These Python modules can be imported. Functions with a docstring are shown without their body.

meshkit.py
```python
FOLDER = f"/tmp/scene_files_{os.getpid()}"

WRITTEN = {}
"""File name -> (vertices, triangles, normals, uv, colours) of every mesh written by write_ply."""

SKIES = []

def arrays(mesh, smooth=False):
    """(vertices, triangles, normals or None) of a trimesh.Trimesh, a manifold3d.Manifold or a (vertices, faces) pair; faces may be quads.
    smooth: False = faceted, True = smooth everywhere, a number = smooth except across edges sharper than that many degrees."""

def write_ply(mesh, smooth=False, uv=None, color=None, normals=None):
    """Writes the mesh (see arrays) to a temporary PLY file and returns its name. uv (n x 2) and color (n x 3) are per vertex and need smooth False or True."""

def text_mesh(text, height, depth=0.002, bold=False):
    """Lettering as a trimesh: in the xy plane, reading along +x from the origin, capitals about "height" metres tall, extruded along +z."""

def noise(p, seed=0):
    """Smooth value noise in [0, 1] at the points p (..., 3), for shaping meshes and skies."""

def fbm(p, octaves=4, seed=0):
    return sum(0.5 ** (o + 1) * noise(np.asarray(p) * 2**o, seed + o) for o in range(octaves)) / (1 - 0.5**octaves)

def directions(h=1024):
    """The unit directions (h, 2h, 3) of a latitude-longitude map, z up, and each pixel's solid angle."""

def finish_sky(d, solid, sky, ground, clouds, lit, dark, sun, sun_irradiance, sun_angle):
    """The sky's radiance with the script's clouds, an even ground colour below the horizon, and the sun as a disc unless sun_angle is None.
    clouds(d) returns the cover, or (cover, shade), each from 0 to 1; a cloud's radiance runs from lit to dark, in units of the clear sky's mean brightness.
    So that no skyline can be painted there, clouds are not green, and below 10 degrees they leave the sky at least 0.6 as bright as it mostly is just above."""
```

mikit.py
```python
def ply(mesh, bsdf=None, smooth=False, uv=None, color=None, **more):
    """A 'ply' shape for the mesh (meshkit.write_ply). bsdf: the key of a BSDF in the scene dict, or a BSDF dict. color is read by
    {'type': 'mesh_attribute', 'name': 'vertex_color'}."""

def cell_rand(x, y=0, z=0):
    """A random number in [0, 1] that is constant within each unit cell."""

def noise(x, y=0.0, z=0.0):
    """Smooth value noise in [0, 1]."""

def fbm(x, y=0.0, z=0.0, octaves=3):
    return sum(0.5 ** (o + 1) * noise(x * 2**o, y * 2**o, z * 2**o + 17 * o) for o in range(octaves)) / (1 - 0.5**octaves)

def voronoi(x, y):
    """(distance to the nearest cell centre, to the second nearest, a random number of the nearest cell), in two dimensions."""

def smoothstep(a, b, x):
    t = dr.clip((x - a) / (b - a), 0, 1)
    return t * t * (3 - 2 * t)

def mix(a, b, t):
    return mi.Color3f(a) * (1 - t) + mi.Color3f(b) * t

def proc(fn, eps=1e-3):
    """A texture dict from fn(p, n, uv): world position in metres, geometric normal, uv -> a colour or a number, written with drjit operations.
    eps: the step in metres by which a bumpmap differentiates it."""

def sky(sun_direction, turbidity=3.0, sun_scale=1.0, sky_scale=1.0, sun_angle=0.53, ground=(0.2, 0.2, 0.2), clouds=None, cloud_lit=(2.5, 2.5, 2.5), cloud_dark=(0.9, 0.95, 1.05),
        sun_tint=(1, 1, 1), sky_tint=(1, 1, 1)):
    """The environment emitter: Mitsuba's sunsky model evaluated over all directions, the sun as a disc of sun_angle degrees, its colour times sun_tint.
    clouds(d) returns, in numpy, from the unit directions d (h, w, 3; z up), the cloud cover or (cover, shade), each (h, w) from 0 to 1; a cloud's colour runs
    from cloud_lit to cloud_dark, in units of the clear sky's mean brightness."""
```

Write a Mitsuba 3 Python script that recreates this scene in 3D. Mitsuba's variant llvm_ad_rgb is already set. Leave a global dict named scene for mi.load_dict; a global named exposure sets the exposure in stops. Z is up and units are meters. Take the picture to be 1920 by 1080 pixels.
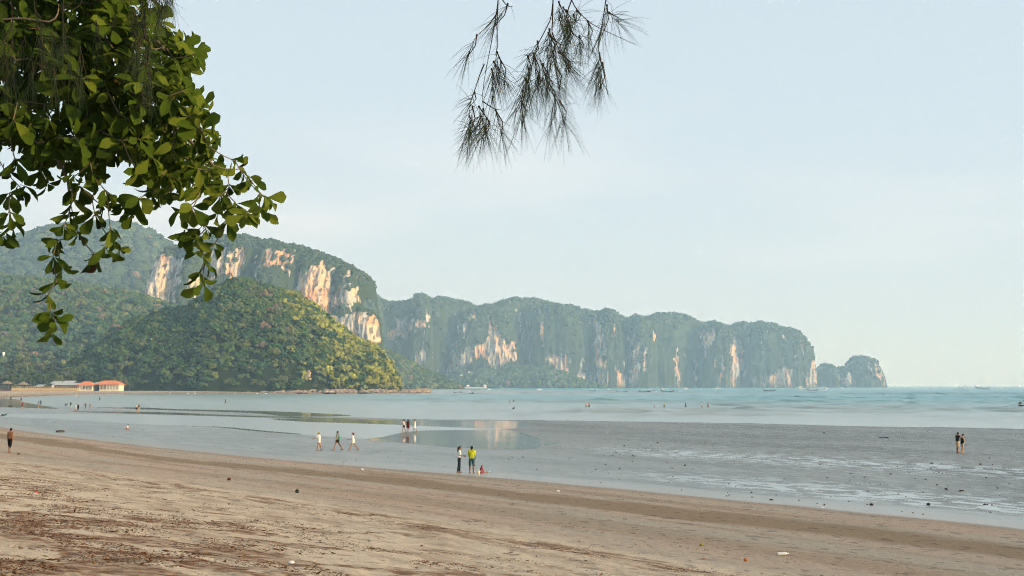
import math, random
import numpy as np, trimesh, manifold3d
import drjit as dr
import mitsuba as mi
import mikit, meshkit
from mikit import noise, fbm, voronoi, smoothstep, mix
from shapely.geometry import Polygon

T = mi.ScalarTransform4f
scene, labels = {'type': 'scene'}, {}
rng = np.random.default_rng(7)

# ---------------------------------------------------------------- camera, sky, haze, exposure
CAM_Z, FOC, PITCH = 5.8, 2133.0, math.atan(184 / 2133.0)   # focal length in pixels of the 1920 px wide photograph
scene['camera'] = {'type': 'perspective', 'fov': 2 * math.degrees(math.atan(960 / FOC)), 'fov_axis': 'x', 'near_clip': 0.1, 'far_clip': 90000.0,
                   'to_world': T().look_at([0, 0, CAM_Z], [0, math.cos(PITCH), CAM_Z + math.sin(PITCH)], [0, 0, 1]),
                   'medium': {'type': 'ref', 'id': 'haze_air'}}
exposure = 3.10
SUN = (0.90, -0.38, 0.25)


def veil(d):
    az, el = np.arctan2(d[..., 0], d[..., 1]), np.arcsin(np.clip(d[..., 2], -1, 1))
    p = np.stack([d[..., 0] * 3, d[..., 1] * 3, d[..., 2] * 14], -1)
    n = meshkit.fbm(p, 5, 3)
    wisps = np.clip((n - 0.53) * 3.2, 0, 1) * np.clip(1.0 - np.abs(el - 0.14) / 0.13, 0, 1)
    low = np.exp(-np.abs(el) / 0.16)      # the haze of the sea thickens the veil towards the horizon
    return np.clip(0.82 + 0.15 * low + 0.16 * wisps + 0.05 * (n - 0.5), 0, 1), np.clip(0.42 - 0.04 * low - 0.6 * wisps, 0, 1)


scene['sky'] = mikit.sky(SUN, turbidity=3, sun_scale=0.86, sky_scale=1.0, sun_angle=4.0, ground=(0.16, 0.17, 0.16), clouds=veil,
                         cloud_lit=(1.62, 1.75, 1.86), cloud_dark=(1.02, 1.36, 1.54), sky_tint=(0.90, 0.96, 1.12), sun_tint=(0.80, 0.90, 0.99))
scene['haze_air'] = {'type': 'homogeneous', 'albedo': {'type': 'rgb', 'value': [0.80, 0.885, 0.97]}, 'sigma_t': {'type': 'rgb', 'value': [0.90e-4, 1.28e-4, 1.64e-4]}}
scene['haze'] = {'type': 'cube', 'to_world': T().translate([0, 0, 221]).scale([33000, 33000, 229]), 'bsdf': {'type': 'null'}, 'interior': {'type': 'ref', 'id': 'haze_air'}}
labels['haze'] = {'label': 'pale sea haze that fades the far cliffs and islands', 'kind': 'stuff'}


# ---------------------------------------------------------------- helpers
def ray(u, v):
    """world direction of a photograph pixel"""
    cx, cy = (np.asarray(u, float) - 960) / FOC, (540 - np.asarray(v, float)) / FOC
    return np.stack([cx, math.cos(PITCH) - math.sin(PITCH) * cy, math.sin(PITCH) + math.cos(PITCH) * cy], -1)


def at_depth(u, v, y):
    d = ray(u, v)
    return np.array([0, 0, CAM_Z]) + d * (np.asarray(y, float) / d[..., 1])[..., None]


def on_plane(u, v, z=0.0):
    d = ray(u, v)
    return np.array([0, 0, CAM_Z]) + d * ((z - CAM_Z) / d[..., 2])[..., None]


def tag(key, label=None, cat=None, group=None, kind=None):
    e = labels.setdefault(key, {})
    for k, x in (('label', label), ('category', cat), ('group', group), ('kind', kind)):
        if x:
            e[k] = x


COUNT = {}


def numbered(name):
    n = COUNT.get(name, 0)
    COUNT[name] = n + 1
    return name if n == 0 else f'{name}_{n:03d}'


def put(key, mesh, mat, smooth=False, **more):
    scene[key] = mikit.ply(mesh, mat, smooth, **more)
    return key


def part(parent, name, mesh, mat, smooth=False, **more):
    return put(numbered(parent + '__' + name), mesh, mat, smooth, **more)


def rgb(*c):
    return {'type': 'rgb', 'value': list(map(float, c))}


def paint(key, c, rough=0.6, spec=0.3, metallic=0.0, coat=0.0):
    scene[key] = {'type': 'twosided', 'bsdf': {'type': 'principled', 'base_color': rgb(*c) if isinstance(c, tuple) else c, 'roughness': rough, 'specular': spec, 'metallic': metallic, 'clearcoat': coat}}
    return key


CLOTH = {}


def cloth(*c):
    """a matt material of that colour, made once"""
    k = tuple(round(x, 3) for x in c)
    if k not in CLOTH:
        CLOTH[k] = f'cloth_{len(CLOTH)}'
        scene[CLOTH[k]] = {'type': 'twosided', 'bsdf': {'type': 'diffuse', 'reflectance': rgb(*k)}}
    return CLOTH[k]


def grid_faces(n, m):
    i, j = np.meshgrid(np.arange(n - 1), np.arange(m - 1), indexing='ij')
    a = i * m + j
    return np.stack([a, a + m, a + m + 1, a + 1], -1).reshape(-1, 4)


def tube(points, radii, sides=6, cap=True):
    p = np.asarray(points, float)
    r = np.broadcast_to(np.asarray(radii, float), (len(p),))
    t = np.gradient(p, axis=0)
    t /= np.linalg.norm(t, axis=1, keepdims=True) + 1e-12
    ref = np.array([0, 0, 1.0]) if abs(t[:, 2]).mean() < 0.8 else np.array([1.0, 0, 0])
    a = np.cross(t, ref)
    a /= np.linalg.norm(a, axis=1, keepdims=True) + 1e-12
    b = np.cross(t, a)
    ang = np.arange(sides) * 2 * np.pi / sides
    v = (p[:, None] + r[:, None, None] * (np.cos(ang)[None, :, None] * a[:, None] + np.sin(ang)[None, :, None] * b[:, None])).reshape(-1, 3)
    i, j = np.meshgrid(np.arange(len(p) - 1), np.arange(sides), indexing='ij')
    q = np.stack([i * sides + j, i * sides + (j + 1) % sides, (i + 1) * sides + (j + 1) % sides, (i + 1) * sides + j], -1).reshape(-1, 4)
    f = [q[:, [0, 1, 2]], q[:, [0, 2, 3]]]
    if cap:
        v = np.vstack([v, p[:1], p[-1:]])
        n = len(p) * sides
        k = np.arange(sides)
        f += [np.stack([(k + 1) % sides, k, k * 0 + n], 1), np.stack([n - sides + k, n - sides + (k + 1) % sides, k * 0 + n + 1], 1)]
    return trimesh.Trimesh(v, np.vstack(f), process=False)


def join(ms):
    at, vs, fs = 0, [], []
    for m in ms:
        vs.append(np.asarray(m.vertices))
        fs.append(np.asarray(m.faces) + at)
        at += len(m.vertices)
    return trimesh.Trimesh(np.vstack(vs), np.vstack(fs), process=False)


def box(x0, x1, y0, y1, z0, z1):
    return trimesh.creation.box(bounds=[[x0, y0, z0], [x1, y1, z1]])


ICO = trimesh.creation.icosahedron()
ICO_V, ICO_F = np.array(ICO.vertices), np.array(ICO.faces)
ICO2 = trimesh.creation.icosphere(subdivisions=1)
ICO2_V, ICO2_F = np.array(ICO2.vertices), np.array(ICO2.faces)


def puffs(centers, radii, colors, jitter=0.3, squash=0.85, fine=False):
    """many small ragged leaf clumps as one mesh: (mesh, vertex colours)"""
    bv, bf = (ICO2_V, ICO2_F) if fine else (ICO_V, ICO_F)
    n = len(centers)
    radii = np.broadcast_to(radii, (n,))
    v = bv[None] * (1 + jitter * (rng.random((n, len(bv), 1)) * 2 - 1)) + rng.normal(0, 0.12, (n, len(bv), 3))
    ang = rng.random(n) * 2 * np.pi
    c, s = np.cos(ang)[:, None], np.sin(ang)[:, None]
    v = np.stack([v[..., 0] * c - v[..., 1] * s, v[..., 0] * s + v[..., 1] * c, v[..., 2] * squash], -1)
    v = v * radii[:, None, None] + np.asarray(centers)[:, None]
    f = bf[None] + (np.arange(n) * len(bv))[:, None, None]
    return trimesh.Trimesh(v.reshape(-1, 3), f.reshape(-1, 3), process=False), np.repeat(colors, len(bv), 0)


def put_colored(key, mesh, color, mat='foliage_far', smooth=False):
    """mesh with a colour per vertex"""
    scene[key] = mikit.ply(mesh, mat, smooth, color=np.clip(color, 0, 1))
    return key


scene['foliage_far'] = {'type': 'twosided', 'bsdf': {'type': 'diffuse', 'reflectance': {'type': 'mesh_attribute', 'name': 'vertex_color'}}}


# ---------------------------------------------------------------- the shore in plan
def dense(pts, step=4.0):
    """Catmull-Rom through the points"""
    p = np.asarray(pts, float)
    p = np.vstack([2 * p[0] - p[1], p, 2 * p[-1] - p[-2]])
    out = []
    for i in range(1, len(p) - 2):
        n = max(2, int(np.linalg.norm(p[i + 1] - p[i]) / step))
        t = (np.arange(n) / n)[:, None]
        out.append(0.5 * (2 * p[i] + (p[i + 1] - p[i - 1]) * t + (2 * p[i - 1] - 5 * p[i] + 4 * p[i + 1] - p[i + 2]) * t**2 + (3 * p[i] - p[i - 1] - 3 * p[i + 1] + p[i + 2]) * t**3))
    return np.vstack(out + [p[-2:-1]])


def signed(pts, line):
    """distance of the plan points from the line, positive on its right"""
    pts = np.asarray(pts, float).reshape(-1, 2)
    best, sign = np.full(len(pts), 1e18), np.zeros(len(pts))
    for a, b in zip(line[:-1], line[1:]):
        d = b - a
        t = np.clip(((pts - a) @ d) / (d @ d), 0, 1)
        q = pts - a - t[:, None] * d
        d2 = (q**2).sum(1)
        m = d2 < best
        best[m] = d2[m]
        sign[m] = np.sign(d[1] * (pts[m, 0] - a[0]) - d[0] * (pts[m, 1] - a[1]))
    return np.sqrt(best) * sign


SHORE = dense([(150, -118), (60, -8), (20, 44), (0.5, 67.5), (-20, 88.5), (-45, 120), (-73, 160), (-125, 243), (-178, 350), (-222, 480), (-252, 600), (-276, 700), (-291, 780), (-288, 828), (-268, 852),
               (-235, 870), (-195, 886), (-150, 898), (-96, 908), (-74, 925), (-78, 990), (-110, 1150), (-180, 1700)], 12.0)
SEA_EDGE = dense([(210, -60), (130, 60), (100, 108), (70, 156), (52, 166), (36, 181), (20, 189), (0, 197), (-18, 203), (-40, 226), (-62, 255), (-100, 300), (-150, 345), (-195, 400), (-232, 490), (-262, 600), (-284, 700), (-296, 780), (-284, 822), (-264, 846),
                  (-232, 864), (-193, 880), (-150, 893), (-92, 903), (-66, 925), (-70, 990), (-102, 1150), (-170, 1700)], 12.0)
PS = np.array([-400, -60, -45, -41, -35, -28, -22, -15, -8, 0, 6, 12, 400])
PZ = np.array([5.4, 4.9, 4.3, 4.0, 3.2, 2.2, 1.5, 0.98, 0.62, 0.3, 0.1, 0.03, 0.03])


def ground_parts(xy):
    xy = np.asarray(xy, float).reshape(-1, 2)
    s, w = signed(xy, SHORE), signed(xy, SEA_EDGE)
    z = np.interp(s, PS, PZ)
    far = np.clip((xy[:, 1] - 250) / 300, 0, 1)
    z = np.where(z > 0.3, 0.3 + (z - 0.3) * (1 - 0.25 * far), z)
    z = np.minimum(z, np.interp(xy[:, 1], [280, 600], [9.0, 2.0]))
    wob = (meshkit.fbm(np.c_[xy / 9.0, xy[:, :1] * 0], 3, 5) - 0.5) * 3.0
    drop = np.interp(w + wob * np.clip(1 - far * 0.5, 0, 1), [-3, 0, 8, 40], [0, 0.03, 0.55, 1.6])
    return np.where(w > -6, z - drop, z), s, w


def ground_z(x, y):
    return ground_parts([(x, y)])[0][0]


def on_ground(u, v):
    """where the pixel's ray meets the beach"""
    z = 0.03
    for _ in range(40):
        p = on_plane(u, v, z)
        z += 0.6 * (max(ground_z(p[0], p[1]), 0.0) - z)
    return on_plane(u, v, z)
# ---------------------------------------------------------------- ground, sea, pools
def lumps(x, y, s):
    """relief of the dry sand"""
    p = np.c_[x, y, 0 * x]
    dry = np.clip((-s - 3) / 20, 0, 1)
    n = (meshkit.fbm(p / 1.6, 3, 11) - 0.5) * 0.05 + (meshkit.fbm(p / 0.30, 3, 12) - 0.5) * 0.035
    foot = np.clip(meshkit.noise(p / 0.42, 17) - 0.62, 0, 1) * -0.09
    berm = 0.10 * np.exp(-((s + 25.5 + 2.2 * (meshkit.noise(p / 4.0, 21) - 0.5)) / 1.5) ** 2)
    return (n + foot) * dry ** 1.3 + berm * (meshkit.noise(p / 1.6, 23))


rr = np.concatenate([[0.3, 1.5, 3.0], np.geomspace(5.0, 1500, 430)])
th = np.concatenate([np.linspace(-180, -31, 50)[:-1], np.linspace(-31, 31, 520), np.linspace(31, 180, 50)[1:]])
R_, TH_ = np.meshgrid(rr, np.radians(th), indexing='ij')
gx, gy = (R_ * np.sin(TH_)).ravel(), (R_ * np.cos(TH_)).ravel()
gz, gs, gw = ground_parts(np.c_[gx, gy])
gz = gz + lumps(gx, gy, gs) * np.clip((120 - R_.ravel()) / 60, 0.1, 1)
GROUND_UV = np.c_[gs, gw]


def sand_zone(p, uv):
    s = mi.Float(uv.x)
    wx, wy = p.x * 0.6 - p.y * 0.8, p.x * 0.8 + p.y * 0.6      # along and across the shore
    n1 = fbm(wx * 0.045, wy * 0.22, 1.0, 4)
    n2 = fbm(wx * 0.35, wy * 1.3, 2.0, 4)
    return s, s + (n1 - 0.5) * 5.0 + (n2 - 0.5) * 2.0, n1, n2, wx, wy


def sand_color(p, n, uv):
    s, q, n1, n2, wx, wy = sand_zone(p, uv)
    fine = fbm(p.x * 9, p.y * 9, 0.0, 3)
    dry = mix((0.315, 0.268, 0.212), (0.225, 0.180, 0.136), smoothstep(0.35, 0.75, fbm(wx * 0.5, wy * 1.6, 12.0, 4)))
    pink = mix((0.235, 0.182, 0.145), (0.215, 0.190, 0.158), smoothstep(0.35, 0.65, fbm(wx * 0.09, wy * 0.5, 5.0, 3)))
    pink = mix(pink, (0.165, 0.122, 0.090), smoothstep(0.5, 0.75, fbm(wx * 0.05, wy * 0.9, 15.0, 4)) * 0.7)
    band = mi.Color3f(0.135, 0.098, 0.062)
    c = mix(pink, dry, smoothstep(-19.0, -24.0, q))
    k1 = smoothstep(-10.5, -8.6, q) * (1 - smoothstep(-6.2, -4.6, q))
    k2 = smoothstep(-18.5, -16.8, q) * (1 - smoothstep(-15.6, -14.2, q)) * 0.45
    c = mix(c, band, dr.clip(k1 * 0.9 + k2, 0, 1))
    big = fbm(wx * 0.10, wy * 0.22, 7.0, 3)
    litter = fbm(p.x * 1.3, p.y * 1.5, 7.0, 5)
    amount = 0.69 - 0.30 * smoothstep(-25.0, -40.0, s - 0.16 * wx - 2) - 0.22 * (big - 0.5)
    debris = smoothstep(amount - 0.02, amount + 0.07, litter) * smoothstep(-21.0, -25.0, s)
    line = smoothstep(-23.0, -24.4, q) * (1 - smoothstep(-25.6, -27.0, q)) * smoothstep(0.46, 0.62, fbm(wx * 0.6, wy * 2.2, 9.0, 4))
    c = mix(c, mix((0.092, 0.050, 0.030), (0.165, 0.105, 0.066), smoothstep(0.3, 0.7, fine)), dr.clip(debris * (0.45 + 0.55 * smoothstep(0.35, 0.6, fbm(p.x * 5, p.y * 5, 3.0, 3))) + line * 0.8, 0, 1))
    flat = mix((0.104, 0.119, 0.126), (0.138, 0.154, 0.160), smoothstep(0.3, 0.7, n1))
    wet = mix((0.17, 0.14, 0.115), flat, smoothstep(1.0, 6.0, s))
    c = mix(c, wet, smoothstep(-2.2, 0.4, s + (n2 - 0.5) * 2.2))
    speck = smoothstep(0.78, 0.86, noise(p.x * 3.1, p.y * 3.1, 3.0)) * 0.35
    grain = fbm(p.x * 26, p.y * 26, 2.0, 2)
    return c * (0.62 + 0.34 * fine + 0.44 * grain) * (1 - speck)


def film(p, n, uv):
    """where a film of water lies on the sand: along the water's edge and in rippled bands of painted sky glints on the flat"""
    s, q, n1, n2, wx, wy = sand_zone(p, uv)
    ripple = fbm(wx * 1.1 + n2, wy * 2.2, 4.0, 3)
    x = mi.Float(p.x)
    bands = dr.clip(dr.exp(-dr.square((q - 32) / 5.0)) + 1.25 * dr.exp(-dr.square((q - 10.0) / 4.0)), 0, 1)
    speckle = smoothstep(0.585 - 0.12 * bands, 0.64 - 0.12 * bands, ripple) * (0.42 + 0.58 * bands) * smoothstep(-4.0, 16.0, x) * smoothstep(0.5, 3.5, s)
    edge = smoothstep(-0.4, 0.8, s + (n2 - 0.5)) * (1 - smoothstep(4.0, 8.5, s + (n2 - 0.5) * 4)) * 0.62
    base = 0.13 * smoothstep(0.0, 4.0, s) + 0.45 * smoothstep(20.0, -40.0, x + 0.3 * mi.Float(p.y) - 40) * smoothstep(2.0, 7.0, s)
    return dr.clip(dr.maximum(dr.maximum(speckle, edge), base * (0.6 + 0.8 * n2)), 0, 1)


def sand_bump(p, n, uv):
    s = mi.Float(uv.x)
    dry = smoothstep(1.0, -8.0, s)
    wx, wy = p.x * 0.6 - p.y * 0.8, p.x * 0.8 + p.y * 0.6
    grain = (fbm(p.x * 9, p.y * 9, 0.0, 4) - 0.5) * (0.006 + 0.028 * smoothstep(-18.0, -30.0, s))
    rip = (fbm(wx * 0.8, wy * 2.8, 4.0, 2) - 0.5) * 0.045 * smoothstep(3.0, 9.0, s)
    return grain * (0.25 + 0.75 * dry) + rip


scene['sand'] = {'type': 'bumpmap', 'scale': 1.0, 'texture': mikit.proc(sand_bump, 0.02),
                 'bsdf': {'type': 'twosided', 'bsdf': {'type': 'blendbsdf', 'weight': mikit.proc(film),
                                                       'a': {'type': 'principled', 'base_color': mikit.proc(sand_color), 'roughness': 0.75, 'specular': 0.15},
                                                       'b': {'type': 'principled', 'base_color': rgb(0.25, 0.285, 0.305), 'roughness': 0.25, 'specular': 0.7}}}}  # pale base colour paints sky glints into the wet film
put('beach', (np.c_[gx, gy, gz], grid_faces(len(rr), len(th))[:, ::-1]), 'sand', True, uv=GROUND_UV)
tag('beach', 'broad sandy beach with brown bands and wet tidal flats', kind='structure')


def sea_bump(p, n, uv):
    x, y = mi.Float(p.x), mi.Float(p.y)
    wx, wy = x * 0.985 + y * 0.17, y * 0.985 - x * 0.17
    warp = fbm(wx * 0.02, wy * 0.03, 1.0, 3) - 0.5
    wy = wy + 9 * warp
    wx = wx + 12 * (fbm(wx * 0.03, wy * 0.05, 12.0, 2) - 0.5)
    swell = fbm(wx * 0.022, wy * 0.19, 3.0, 4)
    chop = fbm(wx * 0.20, wy * 0.7, 6.0, 3)
    mid = fbm(wx * 0.085, wy * 0.17, 5.0, 3)
    patch = 0.25 + 0.75 * smoothstep(0.3, 0.65, fbm(x * 0.006, y * 0.012, 8.0, 2))
    calm = smoothstep(0.0, 90.0, mi.Float(uv.x)) * smoothstep(-330.0, -120.0, x + 0.0 * y)
    calm = 0.08 + 0.92 * calm
    return (mid * 0.14 * patch + swell * 0.10 + chop * 0.10 * patch) * calm


def sea_color(p, n, uv):
    d = smoothstep(15.0, 380.0, mi.Float(uv.x) + 0.0 * p.x)
    return mix((0.21, 0.255, 0.26), (0.050, 0.205, 0.240), d)  # paler inshore: shallows, plus reflected sky put into the colour


scene['sea_water'] = {'type': 'bumpmap', 'scale': 1.0, 'texture': mikit.proc(sea_bump, 0.15),
                      'bsdf': {'type': 'twosided', 'bsdf': {'type': 'principled', 'base_color': mikit.proc(sea_color), 'roughness': 0.26, 'specular': 0.5}}}
sr = np.concatenate([[20, 60, 100], np.arange(130, 460, 1.8), np.geomspace(462, 1300, 130), np.geomspace(1350, 32000, 50)])
sth = np.radians(np.concatenate([np.linspace(-180, -28, 60)[:-1], np.linspace(-28, 28, 260), np.linspace(28, 180, 60)[1:]]))
R_, TH_ = np.meshgrid(sr, sth, indexing='ij')
sx, sy = (R_ * np.sin(TH_)).ravel(), (R_ * np.cos(TH_)).ravel()
sw = np.clip(signed(np.c_[sx, sy], SEA_EDGE), -50, 3000)
# low waves: steeper and shorter crested off the open beach, nearly flat in the sheltered bay at the left
wx_, wy_ = sx * 0.985 + sy * 0.17, sy * 0.985 - sx * 0.17
wp = np.c_[wx_ / 9, wy_ / 9, 0 * sx]
wp[:, 1] += 1.2 * meshkit.fbm(np.c_[wx_ / 60, wy_ / 50, 0 * sx], 2, 51)
wave = (meshkit.fbm(wp, 2, 52) - 0.5) * 1.5 + (meshkit.fbm(np.c_[wx_ / 30, wy_ / 15, 0 * sx], 3, 53) - 0.5) * 1.6
amp_ = np.clip((sw - 4) / 70, 0, 1) * np.clip((sx + 190) / 160, 0.08, 1) * np.clip((1500 - R_.ravel()) / 700, 0, 1)
gust = 0.35 + 0.9 * np.clip((meshkit.fbm(np.c_[sx / 90, sy / 60, 0 * sx], 3, 54) - 0.35) / 0.3, 0, 1)
put('sea', (np.c_[sx, sy, wave * amp_ * gust], grid_faces(len(sr), len(sth))[:, ::-1]), 'sea_water', True, uv=np.c_[sw, sw])
tag('sea', kind='structure')

scene['ripple_water'] = {'type': 'twosided', 'bsdf': {'type': 'principled', 'base_color': rgb(0.23, 0.265, 0.275), 'roughness': 0.27, 'specular': 0.7}}


def still_bump(p, n, uv):
    return (fbm(p.x * 0.5, p.y * 0.25, 0.0, 3) - 0.5) * 0.012


scene['still_water'] = {'type': 'bumpmap', 'scale': 1.0, 'texture': mikit.proc(still_bump, 0.05),
                        'bsdf': {'type': 'twosided', 'bsdf': {'type': 'principled', 'base_color': rgb(0.10, 0.10, 0.09), 'roughness': 0.05, 'specular': 0.6}}}


def water_sheet(name, pix, z, mat, wob=0.6):
    p = on_plane(np.array([a for a, _ in pix]), np.array([b for _, b in pix]), z)[:, :2]
    p = dense(np.vstack([p, p[:1]]), 2.5)[:-1]
    n = (meshkit.fbm(np.c_[p / 7.0, p[:, :1] * 0 + len(pix)], 4, 31)[:, None] - 0.5) * 2
    c = p - p.mean(0)
    p = p + c / np.linalg.norm(c, axis=1, keepdims=True) * n * wob
    poly = Polygon(p).buffer(0)
    poly = max(getattr(poly, 'geoms', [poly]), key=lambda g: g.area)
    v, f = trimesh.creation.triangulate_polygon(poly, engine='earcut')
    key = numbered(name)
    put(key, (np.c_[v, np.full(len(v), z)], f), mat, True)
    tag(key, kind='structure')


# the lagoon left on the flat by the tide: rippled water, with still stretches that mirror the hills
water_sheet('tide_pool', [(-80, 777), (60, 776), (200, 776.5), (330, 779), (480, 783), (620, 787), (740, 790.5), (860, 796), (965, 803), (880, 806), (800, 806.5), (770, 809), (730, 815), (700, 823),
                           (630, 819), (560, 815), (480, 809), (400, 801), (300, 797), (200, 791), (100, 785), (0, 781), (-80, 779)], 0.036, 'ripple_water')
water_sheet('still_pool', [(730, 816), (772, 808.6), (850, 806.4), (905, 807), (940, 805), (975, 811), (1008, 820), (1016, 826), (1052, 831), (1010, 836), (1004, 841), (930, 842), (880, 840), (840, 838), (790, 833), (750, 830), (712, 826), (690, 824)], 0.040, 'still_water', 0.9)
water_sheet('still_pool', [(500, 785), (600, 784.5), (720, 787.5), (830, 788.8), (930, 788.6), (985, 792), (1000, 797), (968, 801), (955, 804.5), (860, 801.5), (800, 799), (735, 796), (640, 793), (560, 790.4)], 0.041, 'still_water', 0.9)
water_sheet('still_pool', [(300, 797.2), (380, 799), (440, 802), (500, 808), (560, 813), (560, 814.6), (480, 808.6), (400, 800.6), (340, 798.4)], 0.040, 'still_water', 0.2)
water_sheet('still_pool', [(110, 770.8), (220, 772), (310, 773), (400, 777), (490, 780), (640, 784), (640, 785.4), (480, 782.2), (310, 777.4), (200, 774.2)], 0.040, 'still_water', 0.3)
water_sheet('still_pool', [(170, 763.6), (260, 764), (330, 767), (420, 769), (520, 771.5), (600, 775), (660, 778.8), (600, 780.5), (540, 781), (470, 774), (330, 769.6), (230, 766)], 0.040, 'still_water', 0.3)
water_sheet('still_pool', [(-60, 747), (0, 747), (36, 749), (42, 753), (60, 757), (110, 766), (60, 765), (0, 763.5), (-60, 763)], 0.040, 'still_water', 0.3)
# ---------------------------------------------------------------- hills and karst cliffs
def skyline(px, y):
    """photograph pixels of a ridge at that distance -> (x, height) in metres"""
    px = np.asarray(px, float)
    p = at_depth(px[:, 0], px[:, 1], y)
    return p[:, 0], np.maximum(p[:, 2], 0)


def poly_inside(u, v, poly):
    p = np.asarray(poly, float)
    inside = np.zeros(u.shape, bool)
    for (x0, y0), (x1, y1) in zip(p, np.roll(p, -1, 0)):
        if y0 == y1:
            continue
        hit = ((y0 > v) != (y1 > v)) & (u < (x1 - x0) * (v - y0) / (y1 - y0) + x0)
        inside ^= hit
    return inside


GREENS = np.array([(0.030, 0.066, 0.026), (0.040, 0.080, 0.026), (0.058, 0.095, 0.030), (0.032, 0.070, 0.036), (0.068, 0.100, 0.032), (0.070, 0.088, 0.040), (0.044, 0.084, 0.032)])
KARST = np.array([(0.034, 0.058, 0.026), (0.040, 0.064, 0.028), (0.046, 0.066, 0.032), (0.038, 0.066, 0.030)])


def crown_colors(n, dry=0.03, lime=0.08, table=GREENS):
    c = table[rng.integers(0, len(table), n)] * (0.84 + 0.32 * rng.random((n, 1)))
    k = rng.random(n)
    c[k < dry] = np.array([0.125, 0.095, 0.065]) * (0.8 + 0.4 * rng.random((int((k < dry).sum()), 1)))
    m = (k > 1 - lime)
    c[m] = np.array([0.095, 0.115, 0.03]) * (0.8 + 0.4 * rng.random((int(m.sum()), 1)))
    return c


def crowns(base, radius, colors, k=10, rel=0.46):
    """a round ragged tree crown of k leaf clumps over every base point"""
    n = len(base)
    d = rng.normal(0, 1, (n, k, 3))
    d /= np.linalg.norm(d, axis=2, keepdims=True)
    d[..., 2] = np.abs(d[..., 2]) * 0.95 - 0.15
    off = d * (0.55 + 0.45 * rng.random((n, k, 1)))
    c = base[:, None] + off * radius[:, None, None] * np.array([1, 1, 0.9])
    c[..., 2] += 0.25 * radius[:, None]
    r = np.repeat(radius, k) * rel * (0.7 + 0.6 * rng.random(n * k))
    col = np.repeat(colors, k, 0) * (0.82 + 0.36 * rng.random((n * k, 1)))
    return puffs(c.reshape(-1, 3), r, col)


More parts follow.
